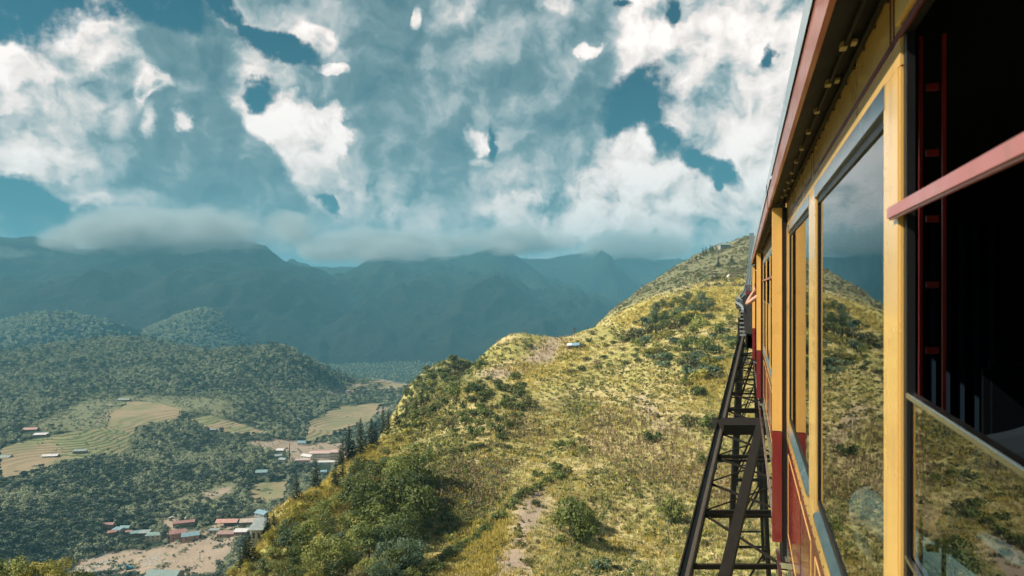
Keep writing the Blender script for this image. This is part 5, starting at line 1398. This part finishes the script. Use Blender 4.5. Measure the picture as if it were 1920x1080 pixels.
# ------------------------------------------------------------------ buildings high on the hill
pt_ = pick(1358, 466) or pick(1370, 470)
house(1358, 460, 19, 12, 4, 0, 'green', 'grey', 'long low pavilion with dark roof on the hilltop skyline', 'hip', 1, 4, 'pavilion', p=pt_, cat='building', lift=1)
Yst = 1010
sp = Vector(tuple(at(1404, 452, Yst)))
st = bpy.data.objects.new('hilltop_station', None); C.objects.link(st); st.location = (sp.x, sp.y, sp.z-6); st['label'] = 'pale teal hilltop station with a small upper tower'; st['category'] = 'station'
Poly().box(-9, 9, -7, 7, -12, 4).build('wall', WL['green'], st)
Poly().quad((-11, -9, 4), (11, -9, 4), (5, 0, 9), (-5, 0, 9)).quad((11, -9, 4), (11, 9, 4), (5, 0, 9)).quad((11, 9, 4), (-11, 9, 4), (-5, 0, 9), (5, 0, 9)).quad((-11, 9, 4), (-11, -9, 4), (-5, 0, 9)).build('roof', RF['teal'], st)
Poly().box(-3.2, 3.2, -3.2, 3.2, 7, 13).build('tower', WL['green'], st)
Poly().quad((-4.2, -4.2, 13), (4.2, -4.2, 13), (0, 0, 16)).quad((4.2, -4.2, 13), (4.2, 4.2, 13), (0, 0, 16)).quad((4.2, 4.2, 13), (-4.2, 4.2, 13), (0, 0, 16)).quad((-4.2, 4.2, 13), (-4.2, -4.2, 13), (0, 0, 16)).build('tower_roof', RF['teal'], st)
for k in range(4): Poly().box(-7.5+k*4.2, -5.2+k*4.2, -7.15, -6.95, -1, 2).build('window', M_win, st)
# wooden lookout
lp = pick(1339, 526)
lo = bpy.data.objects.new('wooden_lookout', None); C.objects.link(lo); lo.location = lp; lo['label'] = 'dark open wooden lookout on stilts at the top of the yellow slope'; lo['category'] = 'lookout'
sc_ = lp.y/640
for sx in (-1, 1):
    for sy in (-1, 1): Poly().bar((sx*2.2*sc_, sy*2*sc_, -1.5), (sx*2.2*sc_, sy*2*sc_, 8*sc_), .4*sc_).build('post', M_wood, lo)
Poly().box(-2.6*sc_, 2.6*sc_, -2.4*sc_, 2.4*sc_, 3.2*sc_, 3.6*sc_).build('platform', M_wood, lo); Poly().box(-3*sc_, 3*sc_, -2.8*sc_, 2.8*sc_, 8*sc_, 8.5*sc_).build('roof', M_wood, lo)
Poly().bar((-2.2*sc_, -2*sc_, 5.4*sc_), (2.2*sc_, -2*sc_, 5.4*sc_), .3*sc_).bar((-4.5*sc_, -2*sc_, -1), (-2.2*sc_, -2*sc_, 3.4*sc_), .3*sc_).build('rail', M_wood, lo)
wp = pick(1364, 522)
wt = bpy.data.objects.new('white_tank', None); C.objects.link(wt); wt.location = wp; wt['label'] = 'white leaning tarpaulin covered stack right of the lookout'; wt['category'] = 'tank'
bm = bmesh.new(); bmesh.ops.create_cone(bm, cap_ends=True, segments=14, radius1=2.0, radius2=1.2, depth=6.5, matrix=Matrix.Translation((0, 0, 3)))
me = bpy.data.meshes.new('cover'); bm.to_mesh(me); bm.free(); wo_ = add('cover', me, simple('white_sheet', (.62, .6, .55), .8), wt); wo_.rotation_euler = (0, .45, 0); wo_.scale = (.8, .8, .6)
# ------------------------------------------------------------------ blue shelter, fence, bench
shp = pick(1076, 653); ks = shp.y/380
sh = bpy.data.objects.new('tarp_shelter', None); C.objects.link(sh); sh.location = shp; sh['label'] = 'low shelter with blue and white sheet roof on the green saddle'; sh['category'] = 'shelter'
Poly().quad((-4.4*ks, -1.6*ks, 1.6*ks), (-1.0*ks, -1.6*ks, 1.7*ks), (-1.2*ks, 1.6*ks, 2.7*ks), (-3.6*ks, 1.6*ks, 2.6*ks)).build('sheet', simple('white_tarp', (.62, .63, .60), .6), sh, label='white end of the sheet roof')
Poly().quad((-1.0*ks, -1.6*ks, 1.7*ks), (3.4*ks, -1.6*ks, 1.9*ks), (3.4*ks, 1.6*ks, 2.8*ks), (-1.2*ks, 1.6*ks, 2.7*ks)).build('sheet', simple('blue_tarp', (.16, .34, .50), .5), sh, label='blue end of the sheet roof')
for x_, y_ in ((-4.2, -1.5), (-1, -1.5), (3.3, -1.5), (3.3, 1.5), (-3.5, 1.5)): Poly().bar((x_*ks, y_*ks, -.8), (x_*ks, y_*ks, 2.0*ks), .14*ks).build('post', M_wood, sh)
Poly().box(-3.9*ks, -1.6*ks, -1.2*ks, 1.2*ks, -.5, 1.1*ks).build('crate', WL['brick'], sh); Poly().box(.2*ks, 3.0*ks, .2*ks, 1.4*ks, -.5, 1.0*ks).build('back_panel', M_wood, sh)
def fence(pts, n, label):
    f_ = bpy.data.objects.new('wooden_fence', None); C.objects.link(f_); f_['label'] = label; f_['category'] = 'fence'; pr_ = None
    for i in range(n):
        t = i/(n-1)*(len(pts)-1); k = min(int(t), len(pts)-2); fr = t-k
        p = pick(pts[k][0]+(pts[k+1][0]-pts[k][0])*fr, pts[k][1]+(pts[k+1][1]-pts[k][1])*fr)
        if p is None: continue
        if pr_ is None: f_.location = p; o0 = p.copy()
        h_ = 2.0*ks
        Poly().bar(p-o0-Vector((0, 0, .6)), p-o0+Vector((rs.uniform(-.2, .2), 0, h_)), .20*ks).build('post', M_wood, f_)
        if pr_ is not None and (p-pr_).length < 25:
            for hh in (.55, .92): Poly().bar(pr_-o0+Vector((0, 0, h_*hh)), p-o0+Vector((0, 0, h_*hh)), .10*ks).build('rail', M_wood, f_)
        pr_ = p
fence([(1045, 626), (1049, 636), (1056, 645), (1062, 650)], 9, 'wooden fence running downhill from the crest to the blue shelter')
fence([(1080, 651), (1098, 653)], 8, 'short wooden fence right of the blue shelter')
bp = pick(1353, 722); kb = bp.y/260
be_ = bpy.data.objects.new('wooden_bench', None); C.objects.link(be_); be_.location = bp; be_['label'] = 'little wooden frame like a bench on the yellow grass near the track'; be_['category'] = 'bench'
for x_ in (-1.3, 1.3): Poly().box(x_*kb-.09, x_*kb+.09, -.1, .1, -.4, 1.5*kb).build('leg', M_wood, be_)
Poly().box(-2.0*kb, 2.0*kb, -.18, .18, 1.5*kb, 1.7*kb).build('seat', M_wood, be_)
# ------------------------------------------------------------------ valley floor: vehicles, mast, poles, stones
def car(px, py, col, label, rot=20, L=4.4):
    p = pick(px, py); r_ = bpy.data.objects.new('parked_car', None); C.objects.link(r_); r_.location = p+Vector((0, 0, .15)); r_.rotation_euler = (0, 0, R(rot)); r_['label'] = label; r_['category'] = 'car'
    pf = [(-L/2, .35), (-L/2, .9), (-L*.42, 1.0), (-L*.26, 1.02), (-L*.15, 1.5), (L*.22, 1.5), (L*.36, 1.0), (L/2, .85), (L/2, .35)]
    b = Poly(); n = len(pf)
    for (a0, a1), (b0, b1) in zip(pf, pf[1:]+pf[:1]): b.quad((a0, -.85, a1), (b0, -.85, b1), (b0, .85, b1), (a0, .85, a1))
    b.quad(*[(x, -.85, z) for x, z in pf]).quad(*[(x, .85, z) for x, z in pf[::-1]]); b.build('body', simple('car_paint_'+label.split()[0], col, .25, coat=.6), r_)
    Poly().box(-L*.13, L*.2, -.87, .87, 1.05, 1.42).build('window', M_win, r_)
    for x_ in (-L*.3, L*.3):
        for y_ in (-.8, .8):
            bm = bmesh.new(); bmesh.ops.create_cone(bm, cap_ends=True, segments=12, radius1=.34, radius2=.34, depth=.22, matrix=Matrix.Translation((x_, y_, .34)) @ Matrix.Rotation(R(90), 4, 'X'))
            me = bpy.data.meshes.new('wheel'); bm.to_mesh(me); bm.free(); add('wheel', me, M_rubber, r_)
car(322, 972, (.7, .7, .68), 'white car parked at the back of the concrete yard', 25, 5.2)
car(550, 848, (.08, .22, .45), 'blue car on the bare ground right of the mast', 0, 6)
car(539, 846, (.65, .62, .6), 'silver car parked left of the mast', 10, 5)
ep = pick(240, 1068)
ex = bpy.data.objects.new('excavator', None); C.objects.link(ex); ex.location = ep; ex.rotation_euler = (0, 0, R(8)); ex['label'] = 'blue excavator working among rubble at the valley bottom'; ex['category'] = 'excavator'
M_exb = simple('excavator_blue', (.03, .20, .38), .4, coat=.3)
Poly().box(-1.2, 3.6, -1.6, -.8, 0, .9).box(-1.2, 3.6, .8, 1.6, 0, .9).build('track', M_rubber, ex, .1)
Poly().box(-.9, 3.4, -1.3, 1.3, 1.0, 2.2).build('body', M_exb, ex, .1)
cb = Poly().box(-.9, .7, -1.3, .1, 2.2, 3.6).build('cab', M_exb, ex, .1); Poly().box(-.93, .5, -1.33, .05, 2.5, 3.4).build('window', M_win, cb)
Poly().bar((-.5, .5, 2.0), (-3.2, .5, 4.4), .55).bar((-3.2, .5, 4.4), (-5.6, .5, 3.4), .5).build('boom', M_exb, ex); Poly().bar((-5.6, .5, 3.5), (-6.0, .5, 1.0), .4).build('arm', M_exb, ex); Poly().box(-6.6, -5.4, 0, 1.1, .1, 1.1).build('bucket', M_iron, ex, .1)
mp = pick(543, 866); ms_ = bpy.data.objects.new('mast', None); C.objects.link(ms_); ms_.location = mp; ms_['label'] = 'tall thin lattice mast above the bare field'; ms_['category'] = 'mast'
kz_ = mp.y/F
for sx in (-.5, .5):
    for sy in (-.5, .5): Poly().bar((sx, sy, -1), (sx*.3, sy*.3, 34*kz_), .22).build('leg', M_iron, ms_)
for j in range(9): Poly().bar((-.5+.04*j, -.5, j*3.8*kz_), (.5-.04*j, -.5, (j+1)*3.8*kz_), .14).build('brace', M_iron, ms_)
for i, (px, py, lab) in enumerate([(375, 1052, 'wooden pole standing alone below the dirt road'), (1017, 572, 'thin pole on the saddle under the grey hill')]):
    p = pick(px, py) or pick(px+40, py+30) or pick(px+60, py+60); k = p.y/F
    o = bpy.data.objects.new('pole', None); C.objects.link(o); o.location = p; o['label'] = lab; o['category'] = 'pole'
    Poly().bar((0, 0, -1), (0, 0, 18*k), .3).build('post', M_wood, o); Poly().bar((-1.2, 0, 16*k), (1.2, 0, 16*k), .2).build('crossarm', M_wood, o)
# rubble on the valley floor
def rock(seed, m):
    rg_ = np.random.default_rng(seed); bm = bmesh.new(); bmesh.ops.create_icosphere(bm, subdivisions=1, radius=.5)
    for v in bm.verts: v.co *= rg_.uniform(.7, 1.2); v.co.z *= .7
    me = bpy.data.meshes.new('stone'); bm.to_mesh(me); bm.free(); me.materials.append(m); return me
M_stone = simple('pale_stone', (.38, .36, .33), .9, scale=3)
rocks = [rock(900+i, M_stone) for i in range(4)]
RUB = [[(262, 1050), (300, 1040), (298, 1060), (268, 1064)], [(120, 1070), (200, 1050), (230, 1062), (190, 1085), (120, 1085)], [(130, 1045), (170, 1030), (210, 1040), (160, 1055)]]
P_, r_s = sample(zone(RUB, PX, PY)*~GNEAR+m_dirt*~GNEAR*.10, 1500, rng)
scatter('rubble', rocks, P_, rng.uniform(.5, 2.0, len(P_)), rng.uniform(0, 6.28, len(P_)), rng.integers(0, 4, len(P_)), 'pale rubble heaped on the valley floor by the dirt road')
# weeds and scrub breaking up the bare ground and meadows of the valley
P_, r_s = sample(~GNEAR*(RR > 420)*(m_mead*.8+m_dirt*.35+m_fld*.05)*sstep(nx2, -.1, .4), 3600, rng)
scatter('valley_scrub', [shrub_mesh(950+i, 1.3, 1.5, m, 40, .9) for i, m in enumerate((M_val, M_val2, M_val3))], P_+np.array([0, 0, .2]), rng.uniform(.35, 1.1, len(P_)), rng.uniform(0, 6.28, len(P_)), rng.integers(0, 3, len(P_)), 'low scrub dotted over the valley meadows')
# ------------------------------------------------------------------ say which one of a small group each thing is
ORD = ['leftmost', 'second from left', 'third from left', 'fourth from left', 'fifth from left', 'sixth from left', 'seventh from left', 'eighth from left', 'ninth from left', 'tenth from left', 'eleventh from left', 'twelfth from left',
       'thirteenth from left', 'fourteenth from left', 'fifteenth from left', 'sixteenth from left', 'seventeenth from left', 'eighteenth from left', 'nineteenth from left', 'twentieth from left']
bylab = {}
for o in C.objects:
    if o.parent is None and 'label' in o and 'group' in o: bylab.setdefault(o['label'], []).append(o)
for lab, os_ in bylab.items():
    if 2 <= len(os_) <= len(ORD):
        os_.sort(key=lambda o: o.location.x/max(o.location.y, 1))
        for o, w_ in zip(os_, ORD):
            base_ = ' '.join(lab.split()[:12])
            o['label'] = base_+', '+w_
print('script', round(time.time()-T0, 1), 's')
